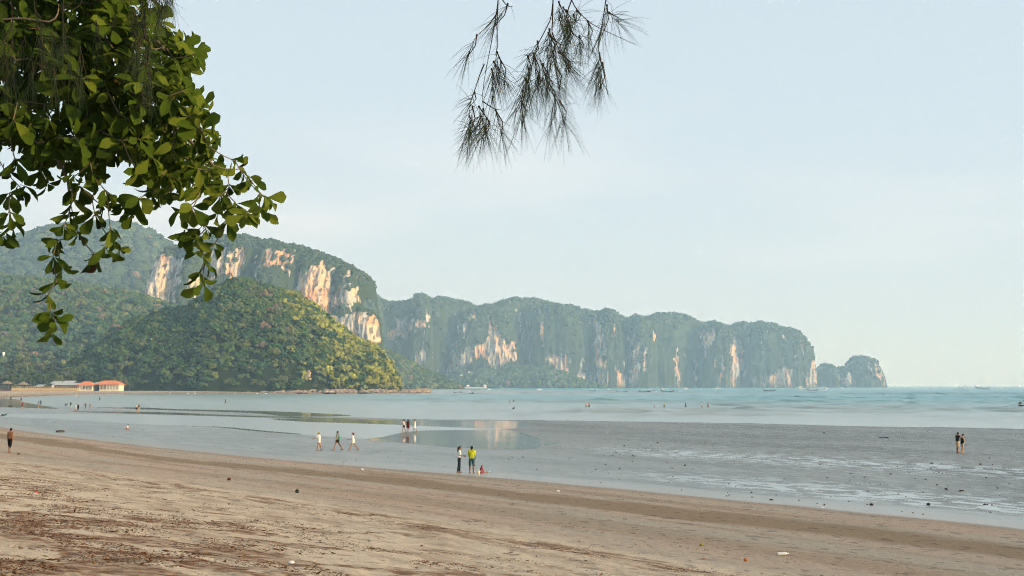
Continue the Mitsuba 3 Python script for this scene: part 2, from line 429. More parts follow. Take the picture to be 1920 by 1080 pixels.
def mound(px, yc, depth, step, seed, rough=6.0, power=0.75, front=1.0):
    """hill with the given skyline at distance yc: returns grid arrays and a height function"""
    xs, hs = skyline(px, yc)
    o = np.argsort(xs)
    xs, hs = xs[o], hs[o]

    def h(x, y):
        top = np.interp(x, xs, hs)
        d = depth * (0.45 + 0.55 * np.clip(top / hs.max(), 0, 1) ** 0.6)
        t = (y - yc) / np.where(y < yc, d * front, d)
        z = top * np.clip(1 - t * t, 0, 1) ** power
        n = (meshkit.fbm(np.c_[x / 60, y / 60, 0 * x], 4, seed) - 0.5) * 2
        gully = -np.abs(meshkit.fbm(np.c_[x / 45, y / 140, 0 * x], 3, seed + 5) - 0.5) * 2
        fade = np.clip(np.abs(t) * 2.2, 0, 1) * np.clip(top / 25, 0, 1)
        return np.where(np.abs(t) < 1, z + (n * rough + gully * rough * 2.2) * fade * np.clip(1 - t * t, 0, 1) ** 0.4, -3.0)

    x = np.arange(xs[0] - step, xs[-1] + step * 1.5, step)
    y = np.arange(yc - depth * front - step, yc + depth + step * 1.5, step)
    X, Y = np.meshgrid(x, y, indexing='ij')
    Z = h(X.ravel(), Y.ravel())
    Z = np.maximum(Z, -3)
    return (np.c_[X.ravel(), Y.ravel(), Z], grid_faces(len(x), len(y))), h, (x[0], x[-1], y[0], y[-1])


scene['forest_floor'] = {'type': 'twosided', 'bsdf': {'type': 'diffuse', 'reflectance': rgb(0.022, 0.034, 0.014)}}


def scatter_on(h, b, n, rmin, rmax, zmin=2.5, back=0.35, yc=None):
    x, y = rng.uniform(b[0], b[1], n), rng.uniform(b[2], (yc + back * (b[3] - yc)) if yc else b[3], n)
    z = h(x, y)
    m = z > zmin
    return np.c_[x, y, z][m], rmin + (rmax - rmin) * 1.35 * rng.random(m.sum()) ** 1.8


# the wooded headland in the middle distance
HEAD = [(60, 735), (110, 722), (150, 697), (180, 668), (206, 650), (238, 626), (277, 603), (313, 595), (336, 586), (356, 588), (380, 568), (412, 552), (432, 540), (459, 531), (495, 544), (527, 551), (562, 562), (594, 585), (633, 619), (673, 643),
        (705, 660), (728, 689), (742, 716), (748, 734)]
m, hill_h, hb = mound(HEAD, 1010.0, 118.0, 4.0, 41, rough=5.0, power=0.62, front=0.92)
put('wooded_headland', m, 'forest_floor', True)
tag('wooded_headland', 'round headland hill under dense green forest', kind='structure')
base, r = scatter_on(hill_h, hb, 5200, 2.6, 5.6, 3.0, 0.25, 1010.0)
xr = (base[:, 0] - np.interp(0, [0], [0]))
# seaward side: low dry scrub, with sunlight painted into its yellow green crowns
lit_flank = np.clip((base[:, 0] + 228 + 0.5 * (base[:, 1] - 1010) + 26 * (meshkit.fbm(base / 40, 3, 9) - 0.5)) / 60, 0, 1)
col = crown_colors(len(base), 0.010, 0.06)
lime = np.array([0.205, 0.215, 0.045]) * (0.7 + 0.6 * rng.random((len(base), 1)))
pick = (rng.random(len(base)) < lit_flank * 0.66)
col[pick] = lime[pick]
r = r * (1 - 0.45 * lit_flank * rng.random(len(base)))
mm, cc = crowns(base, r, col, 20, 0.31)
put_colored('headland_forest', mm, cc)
tag('headland_forest', 'dense forest covering the round headland', kind='stuff')

# the lower ridge behind the beach houses
RIDGE = [(-900, 690), (-640, 600), (-420, 545), (-260, 535), (-140, 520), (-60, 512), (0, 517), (20, 524), (55, 534), (87, 532), (119, 536), (158, 544), (198, 548), (238, 553), (277, 563), (317, 575), (348, 590), (400, 625), (450, 680), (480, 728)]
m, ridge_h, rb = mound(RIDGE, 1650.0, 300.0, 8.0, 57, rough=9.0, power=0.7, front=1.3)
put('wooded_ridge', m, 'forest_floor', True)
tag('wooded_ridge', 'long low forested ridge behind the beach houses', kind='structure')
base, r = scatter_on(ridge_h, rb, 9500, 3.8, 7.6, 3.0, 0.2, 1650.0)
mm, cc = crowns(base, r, crown_colors(len(base), 0.03, 0.05), 11, 0.42)
put_colored('ridge_forest', mm, cc)
tag('ridge_forest', 'forest on the long ridge behind the beach houses', kind='stuff')

# the hazy mountain at the left and the green slope at the foot of the cliffs
PEAK = [(-760, 640), (-520, 560), (-330, 520), (-120, 490), (-40, 480), (0, 475), (24, 469), (44, 453), (67, 444), (99, 436), (150, 426), (190, 424), (222, 425), (253, 428), (277, 437), (309, 456), (350, 485), (420, 530), (520, 600), (600, 700), (620, 728)]
m, peak_h, pb = mound(PEAK, 3000.0, 520.0, 16.0, 63, rough=16.0, power=0.7)
put('hazy_mountain', m, 'forest_floor', True)
tag('hazy_mountain', 'hazy forested mountain behind the ridge', kind='structure')
base, r = scatter_on(peak_h, pb, 6500, 9, 17, 100.0, 0.1, 3000.0)
mm, cc = puffs(base, r, crown_colors(len(base), 0.02, 0.03, KARST), 0.25, fine=False)
put_colored('mountain_forest', mm, cc, smooth=True)
tag('mountain_forest', 'forest on the hazy mountain', kind='stuff')

SLOPE = [(560, 600), (640, 622), (690, 646), (720, 658), (760, 676), (800, 699), (835, 714), (855, 723), (868, 729)]
m, slope_h, sb = mound(SLOPE, 2350.0, 200.0, 9.0, 71, rough=6.0, power=0.8)
put('green_slope', m, 'forest_floor', True)
tag('green_slope', 'green wooded slope running down to the sea below the cliffs', kind='structure')
base, r = scatter_on(slope_h, sb, 3600, 5, 9, 2.0, 0.2, 2350.0)
mm, cc = puffs(base, r, crown_colors(len(base), 0.03, 0.10), 0.25, fine=False)
put_colored('slope_forest', mm, cc, smooth=True)
tag('slope_forest', 'woods on the slope below the cliffs', kind='stuff')


# ---- limestone massifs: a wall of joined towers, bare rock where it is steep and stripped, forest elsewhere
def rock_color(p, n, uv):
    streak = fbm(p.x * 0.10, p.z * 0.016, 1.0, 4)
    fine = fbm(p.x * 0.30, p.z * 0.09, 4.0, 3)
    blot = fbm(p.x * 0.018, p.z * 0.03, 8.0, 4)
    warm = mix((0.61, 0.44, 0.30), (0.60, 0.33, 0.18), smoothstep(0.46, 0.62, blot))
    c = mix(warm, (0.42, 0.40, 0.37), smoothstep(0.45, 0.60, streak))
    c = c * (0.75 + 0.5 * fbm(p.x * 0.7, p.z * 0.12, 11.0, 3))
    return mix(c, (0.13, 0.125, 0.12), smoothstep(0.52, 0.64, fine) * 0.85)


scene['limestone'] = {'type': 'twosided', 'bsdf': {'type': 'diffuse', 'reflectance': mikit.proc(rock_color)}}
scene['cliff_scrub'] = {'type': 'twosided', 'bsdf': {'type': 'diffuse', 'reflectance': rgb(0.036, 0.056, 0.024)}}


def massif(name, label, px, dist, towers, rocks, du, nz, d0, d1, seed, puff_n, puff_r, back=0.75, expo=3.6, stray=0.63):
    """px: skyline pixels; dist: distance as a function of the pixel column; towers: (column, half width)"""
    px = np.asarray(px, float)
    u = np.arange(px[0, 0], px[-1, 0] + du / 2, du)
    vtop = np.interp(u, px[:, 0], px[:, 1])
    F0 = dist(u)
    X = at_depth(u, vtop, F0)[:, 0]
    lobe = np.zeros(len(u))
    fr = np.random.default_rng(seed)
    for uc, w in towers:      # each tower stands forward or back of its neighbours
        lobe = np.maximum(lobe, fr.uniform(0.55, 1.15) * np.sqrt(np.clip(1 - ((u - uc) / (w * fr.uniform(0.75, 0.95))) ** 2, 0, 1)))
    D = d0 + d1 * lobe ** 0.8
    Y0 = F0 + 0.55 * D
    H = np.maximum(at_depth(u, vtop, F0 + 0.2 * D)[:, 2], 2.0)
    H = H + (meshkit.fbm(np.c_[X / 30, X * 0, X * 0], 3, seed) - 0.5) * 7 * np.clip(H / 60, 0, 1)
    ph = np.linspace(0.0, 1.0, nz) ** 0.9 * np.pi * back
    U, PH = np.meshgrid(np.arange(len(u)), ph, indexing='ij')
    c, s = np.cos(PH), np.sin(PH)
    e = 2.0 / expo
    y = Y0[U] - D[U] * np.sign(c) * np.abs(c) ** e
    z = H[U] * s ** e - 6.0 * (s < 0.02)
    x = X[U].copy()
    face = np.clip(c * 3, 0, 1)
    q = np.stack([x / 70, z / 170, 0 * z + seed], -1)
    amp = 0.55
    y = y + face * ((meshkit.fbm(q, 4, seed + 1) - 0.5) * 46 + (meshkit.fbm(np.stack([x / 17, z / 60, 0 * z], -1), 3, seed + 2) - 0.5) * 22 + (meshkit.noise(np.stack([x / 60, z / 16, 0 * z], -1), seed + 3) - 0.5) * 9) * amp
    uu = U.ravel()
    vv = np.interp(z.ravel(), [0, 1e4], [0, 1e4])
    # position on the cliff as columns and heights, for where the rock is bare
    col_u = u[uu]
    row_v = 724 - (z.ravel() - CAM_Z) / F0[uu] * FOC
    w1 = (meshkit.fbm(np.c_[col_u / 7, row_v / 14, 0 * col_u], 6, seed + 7) - 0.5)
    w2 = (meshkit.fbm(np.c_[col_u / 7, row_v / 14, 0 * col_u + 50], 6, seed + 8) - 0.5)
    w3 = meshkit.fbm(np.c_[col_u / 3.5, row_v / 9, 0 * col_u], 4, seed + 9)
    bare = np.zeros(len(uu), bool)
    for poly, dens in rocks:
        bare |= poly_inside(col_u + w1 * 26, row_v + w2 * 26, poly) & (w3 > dens)
    rib = meshkit.fbm(np.c_[x.ravel() / 16, z.ravel() / 90, 0 * col_u], 4, seed + 12)
    bare |= (rib > stray) & (w3 > 0.45) & (z.ravel() > 8) & (z.ravel() < 0.86 * H[uu])
    bare &= face.ravel() > 0.05
    # scrub stands proud of the rock
    bump = (meshkit.fbm(np.c_[x.ravel() / 15, z.ravel() / 15, y.ravel() / 15], 3, seed + 4) - 0.35) * 9 + (meshkit.noise(np.c_[x.ravel() / 5.5, z.ravel() / 5.5, y.ravel() / 9], seed + 6) - 0.4) * 3.2
    flute = (meshkit.fbm(np.c_[x.ravel() / 7, z.ravel() / 34, 0 * col_u], 4, seed + 14) - 0.5) * 16 + (np.abs(meshkit.fbm(np.c_[x.ravel() / 40, z.ravel() / 14, 0 * col_u], 3, seed + 15) - 0.5)) * 10
    y = y - np.where(bare, flute - 3, bump).reshape(y.shape) * face * np.clip(H[U] / 40, 0, 1)
    z = z + np.where(bare, 0, bump * 0.6).reshape(z.shape) * (1 - face) * (s > 0.1)
    v = np.c_[x.ravel(), y.ravel(), z.ravel()]
    f = grid_faces(len(u), nz)
    f = np.vstack([f[:, [0, 1, 2]], f[:, [0, 2, 3]]])[:, ::-1]
    rock_f = bare[f].sum(1) >= 2
    for nm, sel, mat in (('rock_face', rock_f, 'limestone'), ('scrub_cover', ~rock_f, 'cliff_scrub')):
        if not sel.any():
            continue
        used = np.unique(f[sel])
        re = np.full(len(v), -1)
        re[used] = np.arange(len(used))
        part(name, nm, (v[used], re[f[sel]]), mat, True)
    tag(name + '__scrub_cover', kind='stuff')
    tag(name, label, kind='structure')
    tri = v[f]
    area = np.linalg.norm(np.cross(tri[:, 1] - tri[:, 0], tri[:, 2] - tri[:, 0]), axis=1) / 2
    nz_ = np.cross(tri[:, 1] - tri[:, 0], tri[:, 2] - tri[:, 0])[:, 2] / np.maximum(2 * area, 1e-9)
    wgt = np.where(rock_f, 0.0, 1.0) * area * (tri[:, :, 2].mean(1) > 3) * np.clip((np.abs(nz_) - 0.45) / 0.3, 0.0, 1)
    puff_n = int(puff_n * 0.28)
    k = rng.choice(len(f), puff_n, p=wgt / wgt.sum())
    b = rng.dirichlet((1, 1, 1), puff_n)
    pts = (tri[k] * b[:, :, None]).sum(1)
    pts[:, 2] -= 0.8
    mm, cc = puffs(pts, rng.uniform(*puff_r, puff_n) * 1.25, crown_colors(puff_n, 0.0, 0.0, KARST), 0.2, 1.0)
    put_colored(name + '__forest', mm, cc, smooth=True)
    tag(name + '__forest', kind='stuff')


C_SKY = [(284, 600), (292, 500), (305, 474), (325, 462), (348, 452), (380, 443), (420, 444), (447, 439), (467, 445), (495, 450), (534, 460), (574, 468), (606, 478), (633, 490), (655, 500), (669, 511), (680, 522), (684, 560)]
C_ROCK = [([(300, 480), (362, 484), (366, 540), (352, 585), (284, 590), (282, 545)], 0.27), ([(408, 478), (440, 470), (452, 520), (414, 530)], 0.38), ([(448, 468), (468, 470), (468, 525), (450, 530)], 0.35),
          ([(505, 470), (562, 468), (560, 510), (512, 505)], 0.43), ([(575, 520), (612, 496), (628, 502), (632, 560), (640, 590), (600, 600), (566, 598)], 0.27), ([(632, 560), (660, 540), (676, 545), (684, 575), (640, 580)], 0.33),
          ([(655, 500), (668, 515), (664, 545), (650, 540)], 0.41)]
massif('great_cliff', 'tall pale limestone massif with a sheer forested top', C_SKY, lambda u: 2080 + 0 * u, [(318, 40), (370, 34), (440, 52), (525, 56), (600, 46), (658, 34)], C_ROCK, 0.8, 150, 50, 170, 101, 5000, (2.6, 5.5))
C2_SKY = [(592, 640), (604, 598), (622, 586), (650, 584), (676, 580), (694, 584), (704, 600), (711, 640), (714, 700)]
C2_ROCK = [([(606, 592), (640, 588), (690, 580), (712, 590), (712, 648), (690, 640), (640, 640), (612, 620)], 0.21)]
massif('sunlit_cliff', 'low sunlit limestone cliff below the right end of the tall massif', C2_SKY, lambda u: 2000 + 0 * u, [(640, 40), (690, 28)], C2_ROCK, 0.8, 90, 40, 50, 131, 500, (3, 6))

E_SKY = [(660, 600), (672, 556), (684, 549), (696, 551), (718, 567), (734, 567), (768, 565), (777, 552), (793, 552), (807, 561), (818, 557), (834, 558), (843, 562), (862, 565), (877, 568), (893, 576), (909, 571), (921, 571), (940, 565),
         (968, 558), (999, 559), (1024, 564), (1046, 573), (1071, 572), (1093, 580), (1112, 584), (1123, 584), (1137, 579), (1152, 582), (1171, 597), (1178, 598), (1196, 590), (1212, 595), (1237, 588), (1271, 588), (1293, 594), (1318, 607),
         (1334, 605), (1346, 604), (1362, 611), (1371, 612), (1390, 605), (1409, 605), (1415, 608), (1434, 604), (1456, 608), (1471, 615), (1487, 614), (1499, 621), (1515, 636), (1524, 650), (1527, 690), (1528, 726)]
E_ROCK = [([(737, 632), (745, 610), (772, 596), (778, 606), (770, 632), (745, 637)], 0.15), ([(784, 606), (804, 592), (806, 606), (788, 616)], 0.23),
          ([(835, 697), (865, 667), (899, 648), (915, 636), (924, 610), (938, 630), (950, 648), (966, 643), (968, 672), (946, 684), (921, 686), (906, 667), (887, 676), (865, 686), (840, 700)], 0.15),
          ([(884, 590), (892, 588), (892, 600), (884, 602)], 0.21), ([(1026, 668), (1062, 668), (1066, 690), (1062, 712), (1048, 708), (1030, 690)], 0.27), ([(1112, 600), (1128, 606), (1130, 690), (1116, 700)], 0.36),
          ([(1152, 694), (1164, 696), (1180, 706), (1186, 690), (1198, 696), (1196, 726), (1150, 726)], 0.17), ([(1199, 690), (1200, 660), (1211, 650), (1214, 668), (1206, 694)], 0.17), ([(1188, 640), (1196, 640), (1196, 700), (1188, 700)], 0.33),
          ([(1366, 660), (1372, 632), (1380, 634), (1383, 690), (1382, 726), (1362, 726)], 0.15), ([(1318, 630), (1336, 618), (1340, 640), (1322, 655)], 0.31), ([(1290, 706), (1304, 704), (1306, 722), (1292, 724)], 0.23),
          ([(1428, 708), (1436, 700), (1454, 696), (1474, 690), (1474, 718), (1440, 724)], 0.15), ([(1496, 716), (1512, 690), (1520, 672), (1530, 672), (1530, 720), (1500, 724)], 0.15), ([(1400, 714), (1424, 712), (1424, 726), (1402, 726)], 0.26),
          ([(860, 724), (1100, 716), (1100, 728), (860, 728)], 0.43), ([(1040, 705), (1140, 700), (1140, 724), (1050, 722)], 0.41)]
E_TOWERS = [(684, 24), (705, 26), (745, 34), (788, 26), (835, 36), (884, 36), (928, 50), (1035, 58), (1095, 36), (1140, 38), (1200, 40), (1262, 46), (1345, 46), (1408, 30), (1475, 54)]
def e_dist(u):
    return 3300 + (u - 690) * (4250 - 3300) / 840.0


massif('cliff_headland', 'long chain of round topped limestone towers reaching into the sea', E_SKY, lambda u: e_dist(u) + 90, E_TOWERS, E_ROCK, 0.9, 130, 60, 150, 151, 7500, (3.5, 7.5), stray=0.68)
# towers that stand forward of the wall, each with its own rounded top and shaded side
E_FRONT = [('slim forested tower near the left end of the cliff headland', [(768, 722), (769, 650), (772, 595), (778, 562), (786, 554), (793, 554), (802, 560), (808, 590), (812, 650), (813, 722)], 60),
           ('broad tower with the largest orange rock face', [(842, 726), (845, 700), (850, 650), (858, 612), (870, 590), (886, 578), (905, 573), (925, 573), (944, 580), (958, 596), (968, 622), (973, 660), (974, 700), (974, 726)], 110),
           ('wide tower right of the deepest cleft in the cliffs', [(990, 726), (991, 660), (995, 612), (1006, 582), (1030, 568), (1056, 572), (1076, 582), (1090, 606), (1096, 650), (1098, 726)], 80),
           ('steep tower with a pointed green top in the middle of the cliffs', [(1112, 726), (1113, 650), (1118, 604), (1128, 586), (1139, 579), (1152, 584), (1163, 604), (1170, 650), (1172, 726)], 60),
           ('narrow tower streaked with orange right of the middle of the cliffs', [(1178, 726), (1179, 660), (1184, 612), (1196, 593), (1210, 597), (1220, 616), (1225, 660), (1226, 726)], 60),
           ('grey and orange striped tower left of the last one', [(1314, 726), (1315, 680), (1319, 640), (1328, 616), (1344, 606), (1362, 612), (1376, 628), (1383, 670), (1385, 726)], 80),
           ('last and broadest tower at the sea end of the cliffs', [(1398, 726), (1400, 690), (1404, 648), (1413, 622), (1430, 607), (1452, 608), (1474, 616), (1494, 622), (1510, 638), (1520, 656), (1526, 690), (1528, 726)], 110)]
for i_, (lab, sk, dp) in enumerate(E_FRONT):
    u_mid, half = (sk[0][0] + sk[-1][0]) / 2, (sk[-1][0] - sk[0][0]) / 2
    massif(numbered('cliff_tower'), lab, sk, lambda u, um=u_mid: e_dist(um) - 60 + 0 * u, [(u_mid, half * 1.3)], E_ROCK, 0.7, 110, 25, dp, 151, int(26 * half), (3.0, 6.5), stray=0.67)
TAIL = [(1500, 704), (1518, 702), (1526, 703), (1530, 708), (1533, 717), (1534.5, 726)]
massif('cliff_tail', 'small shaded rock shoulder behind the end of the cliff headland', TAIL, lambda u: 4420 + 0 * u, [(1520, 22)], [], 0.9, 60, 40, 50, 171, 160, (5, 9))
ISLET = [(1548, 726), (1548.5, 712), (1549, 698), (1552, 688), (1557, 686), (1564, 690), (1571, 697), (1578, 696), (1584, 691), (1593, 691), (1600, 684), (1606, 677), (1614, 671), (1622, 669), (1632, 671), (1641, 675), (1652, 691), (1658, 704), (1660, 726)]
massif('rock_islet', 'isolated humped rock islet beyond the end of the cliffs', ISLET, lambda u: 4500 + 0 * u, [(1557, 14), (1585, 10), (1625, 34)], [([(1563, 705), (1592, 700), (1594, 718), (1566, 716)], 0.45), ([(1630, 690), (1656, 695), (1658, 724), (1640, 724)], 0.52)], 0.8, 80, 30, 90, 181, 900, (5, 9))

# low woods at the foot of the cliff headland
FOOT = [(838, 727), (850, 705), (870, 700), (900, 693), (930, 697), (950, 694), (975, 688), (1000, 690), (1020, 688), (1040, 697), (1060, 700), (1085, 712), (1120, 722), (1140, 727)]
m, foot_h, fb = mound(FOOT, 3420.0, 120.0, 9.0, 77, rough=4.0, power=0.6)
put('shore_slope', m, 'forest_floor', True)
tag('shore_slope', 'low wooded slope at the foot of the cliff headland', kind='structure')
base, r = scatter_on(foot_h, fb, 1500, 6, 10, 2.0, 0.3, 3420.0)
mm, cc = puffs(base, r, crown_colors(len(base), 0.02, 0.05), 0.25, fine=False)
put_colored('shore_woods', mm, cc, smooth=True)
tag('shore_woods', 'woods at the foot of the cliff headland', kind='stuff')

# ---------------------------------------------------------------- broad leaved tree at the upper left
def leaf_mat(key, c, trans, rough=0.38):
    scene[key] = {'type': 'principledthin', 'base_color': rgb(*c), 'roughness': rough, 'diff_trans': trans, 'eta': 1.45, 'spec_trans': 0.0}


leaf_mat('leaf_green', (0.050, 0.085, 0.012), 0.55)
leaf_mat('leaf_lime', (0.125, 0.165, 0.024), 0.8)
leaf_mat('leaf_dark', (0.030, 0.052, 0.010), 0.45)
leaf_mat('leaf_russet', (0.060, 0.030, 0.014), 0.4)


def bark_color(p, n, uv):
    return mix((0.10, 0.075, 0.055), (0.20, 0.165, 0.13), fbm(p.x * 14, p.y * 14, p.z * 4, 3))


paint('bark', mikit.proc(bark_color), 0.9, 0.1)


def leaf_blade(length, width, fold, droop, twist, seed):
    """an obovate leaf from its stalk at the origin along +x, facing +z"""
    g = np.random.default_rng(seed)
    n = 8
    t = np.linspace(0, 1, n)
    half = np.interp(t, [0, 0.10, 0.3, 0.55, 0.75, 0.9, 1.0], [0.03, 0.05, 0.24, 0.42, 0.5, 0.40, 0.04]) * width * 0.8 * (1 + 0.05 * g.normal(size=n))
    z = -droop * t**2 * length
    x = length * (0.12 + 0.88 * t) * np.sqrt(np.clip(1 - (droop * t) ** 2 * 0.5, 0.3, 1))
    wave = 0.02 * length * np.sin(t * 9 + g.random() * 6)
    rows = []
    for k in (-1, -0.5, 0, 0.5, 1):
        y = half * k
        rows.append(np.stack([x, y * np.cos(fold), z + np.abs(y) * np.sin(fold) + wave * k + twist * y * t], 1))
    v = np.stack(rows, 1).reshape(-1, 3)
    f = grid_faces(n, 5)
    f = np.vstack([f[:, [0, 1, 2]], f[:, [0, 2, 3]]])
    st = tube([[0, 0, 0], [length * 0.13, 0, 0]], [0.0022, 0.0018], 4, False)
    return join([trimesh.Trimesh(v, f, process=False), st])


LEAVES = [leaf_blade(1.0, w, fo, dr_, tw, 300 + i) for i, (w, fo, dr_, tw) in enumerate([(0.60, 0.25, 0.25, 0.1), (0.54, 0.45, 0.4, -0.2), (0.66, 0.12, 0.15, 0.15), (0.58, 0.6, 0.3, 0.3), (0.62, 0.3, 0.55, -0.1), (0.50, 0.2, 0.1, 0.0)])]
CROWN = [(-60, -60), (280, -60), (284, 20), (314, 58), (368, 92), (358, 132), (374, 172), (388, 225), (392, 262), (408, 292), (412, 325), (385, 345), (365, 350), (330, 345), (300, 330), (262, 335), (215, 300), (180, 330), (150, 300), (110, 300), (70, 290),
         (40, 262), (10, 250), (-60, 260)]
GAPS = [(57, 10, 13, 10), (146, 38, 18, 14), (172, 78, 12, 9), (130, 232, 26, 15), (12, 275, 22, 18), (60, 190, 9, 7), (222, 305, 26, 18), (190, 96, 9, 7), (50, 320, 22, 20), (318, 382, 14, 10)]
ros = []          # (x px, y px, depth, size, number of leaves, kind)
HANG = [(128, 402), (120, 425), (108, 452), (150, 440), (100, 478), (118, 500), (106, 530), (92, 552), (98, 585), (104, 606), (96, 628), (178, 402), (204, 432), (196, 470), (172, 480), (210, 452), (225, 470), (240, 374), (250, 400), (232, 388), (262, 372),
        (300, 372), (318, 362), (340, 402), (352, 430), (368, 448), (384, 428), (376, 474), (392, 492), (374, 512), (380, 530), (398, 460), (408, 400), (424, 422), (452, 318), (470, 340), (484, 364), (500, 372), (446, 382), (462, 396), (486, 392), (430, 352), (412, 370),
        (440, 300), (396, 332), (330, 300), (360, 395), (30, 300), (20, 360), (36, 352), (14, 402), (22, 420), (4, 440), (6, 318), (76, 318), (84, 340), (130, 335), (150, 352), (136, 372), (176, 330), (200, 362), (190, 385), (285, 350)]
g = np.random.default_rng(77)
for x, y in HANG:
    ros.append((x + g.normal(0, 2), y + g.normal(0, 2), 10.6 + g.uniform(-0.35, 0.35), g.uniform(0.16, 0.215), int(g.integers(5, 8)), 'hang'))
cp = np.array(CROWN, float)
tries = 0
while len(ros) < 640 and tries < 60000:
    tries += 1
    x, y = g.uniform(-60, 450), g.uniform(-60, 365)
    if not poly_inside(np.array([x]), np.array([y]), cp)[0]:
        continue
    if any(((x - a) / (rx + 7)) ** 2 + ((y - b) / (ry + 7)) ** 2 < 1 for a, b, rx, ry in GAPS):
        continue
    layer = g.random()
    d = 10.2 + 3.0 * layer**1.2
    if any((x - a) ** 2 + (y - b) ** 2 < 15**2 and abs(d - c) < 0.35 for a, b, c, *_ in ros):
        continue
    ros.append((x, y, d, g.uniform(0.175, 0.25), int(g.integers(6, 10)), 'crown'))
# the part of the crown beyond the frame
while len(ros) < 860:
    x, y = g.uniform(-560, 330), g.uniform(-420, 330)
    if (x > -60 and y > -60) or ((x + 120) / 440) ** 2 + ((y + 60) / 360) ** 2 > 1:
        continue
    ros.append((x, y, 10.2 + 3.2 * g.random(), g.uniform(0.17, 0.24), int(g.integers(6, 10)), 'crown'))
AT = 'broadleaf_tree'
trunk_base = np.array([-9.6, 12.6, ground_z(-9.6, 12.6) - 0.2])
tr = [trunk_base, trunk_base + [0.15, 0, 1.3], trunk_base + [0.1, -0.1, 2.8], trunk_base + [0.35, -0.2, 4.3], trunk_base + [0.9, -0.3, 5.6]]
part(AT, 'trunk', tube(dense(np.array(tr), 0.25), np.linspace(0.26, 0.13, len(dense(np.array(tr), 0.25))), 12), 'bark', True)
limbs = [[tr[4], at_depth(-360, -150, 12.6), at_depth(-200, -260, 12.0), at_depth(0, -280, 11.6), at_depth(180, -200, 11.4)],
         [tr[4], at_depth(-420, -60, 12.8), at_depth(-420, -220, 12.6), at_depth(-360, -340, 12.4)],
         [tr[3], at_depth(-190, 120, 12.0), at_depth(-60, 90, 11.6), at_depth(110, 110, 11.4), at_depth(240, 170, 11.2), at_depth(330, 240, 10.9), at_depth(400, 310, 10.7)],
         [tr[3], at_depth(-200, 230, 12.0), at_depth(-60, 215, 11.4), at_depth(60, 250, 11.0), at_depth(120, 320, 10.8), at_depth(132, 380, 10.6)],
         [tr[4], at_depth(-150, -40, 12.2), at_depth(60, -30, 11.8), at_depth(220, 20, 11.4), at_depth(330, 110, 11.0)],
         [at_depth(-60, 50, 10.4), at_depth(0, 38, 10.3), at_depth(45, 35, 10.25), at_depth(92, 41, 10.2), at_depth(108, 26, 10.2), at_depth(110, 8, 10.2)]]
nodes = []
for i, l in enumerate(limbs):
    q = dense(np.array(l), 0.12)
    part(AT, 'limb', tube(q, np.linspace(0.055 if i < 5 else 0.014, 0.012 if i < 5 else 0.006, len(q)), 7), 'bark', True)
    if i < 5:
        nodes += [q[k] for k in range(len(q) // 3, len(q), 2)]
trunk_xy = tr[3]
pts = [at_depth(x, y, d) for x, y, d, *_ in ros]
order = np.argsort([np.linalg.norm(p - trunk_xy) if r[5] == 'crown' else 100 - p[2] for p, r in zip(pts, ros)])
twigs, all_leaves = [], []
for i in order:
    p = pts[i]
    x, y, d, size, n, kind = ros[i]
    na = np.array(nodes)
    # hang from what is above and nearer the trunk
    cost = np.linalg.norm((na - p) * [1.5, 1.2, 1.0], axis=1) + 0.8 * np.clip(p[2] + 0.02 - na[:, 2], 0, 9)
    a = na[np.argmin(cost)]
    mid = (a + p) / 2 + np.array([0, 0, -0.12 * np.linalg.norm(p - a) + 0.02])
    twigs.append(tube(dense(np.array([a, mid, p]), 0.08), 0.0065 if kind == 'crown' else 0.0052, 5))
    nodes += [p, mid]
    axis = p - a
    axis = axis / (np.linalg.norm(axis) + 1e-6) + np.array([0.25, -0.2, -0.35 if kind == 'hang' else 0.25])
    axis /= np.linalg.norm(axis)
    e1 = np.cross(axis, [0.3, 0.8, 0.5])
    e1 /= np.linalg.norm(e1)
    e2 = np.cross(axis, e1)
    a0 = g.random() * 6.28
    for k in range(n):
        ang = a0 + k * 2.4 + g.normal(0, 0.25)
        open_ = g.uniform(0.75, 1.35)
        dirn = axis * math.cos(open_) + (e1 * math.cos(ang) + e2 * math.sin(ang)) * math.sin(open_)
        dirn[2] -= 0.30 if kind == 'hang' else 0.12
        dirn /= np.linalg.norm(dirn)
        up = axis + np.array([0.35, -0.25, 0.55]) + g.normal(0, 0.25, 3)
        side = np.cross(up, dirn)
        side /= np.linalg.norm(side)
        up = np.cross(dirn, side)
        sc = size * g.uniform(0.72, 1.18)
        m4 = np.eye(4)
        m4[:3, 0], m4[:3, 1], m4[:3, 2] = dirn * sc, side * sc, up * sc
        m4[:3, 3] = p - dirn * 0.01 + axis * g.uniform(-0.05, 0.02)
        q = g.random()
        right = (x - 200) / 250  # sun side painted in: more lime, fewer dark leaves to the right
        mat = 'leaf_russet' if q < 0.002 else 'leaf_lime' if q < 0.20 + 0.28 * right else 'leaf_dark' if q > 0.80 + 0.1 * right else 'leaf_green'
        front = d + 0.25 * g.random() - (0.3 if kind == 'hang' else 0)
        all_leaves.append((front, int(g.integers(0, len(LEAVES))), m4, mat, -40 < x < 1000 and y > -30))
part(AT, 'twigs', join(twigs), 'bark', True)
tag(AT + '__twigs', kind='stuff')
BLADE = {}
all_leaves.sort(key=lambda l: (not l[4], l[0]))
rest = {}
for i, (fr, k, m4, mat, vis) in enumerate(all_leaves):
    if i < 300:
        if (k, mat) not in BLADE:
            BLADE[k, mat] = mikit.ply(LEAVES[k], mat, True)
        key = numbered(AT + '__leaf')
        scene[key] = {**BLADE[k, mat], 'to_world': T(m4.tolist())}
    else:
        c = LEAVES[k].copy()
        c.apply_transform(m4)
        rest.setdefault(mat, []).append(c)
for mat, l in rest.items():
    key = part(AT, 'foliage', join(l), mat, True)
    tag(key, kind='stuff')
tag(AT, 'large broad leaved tree overhanging the beach at the upper left', 'tree')

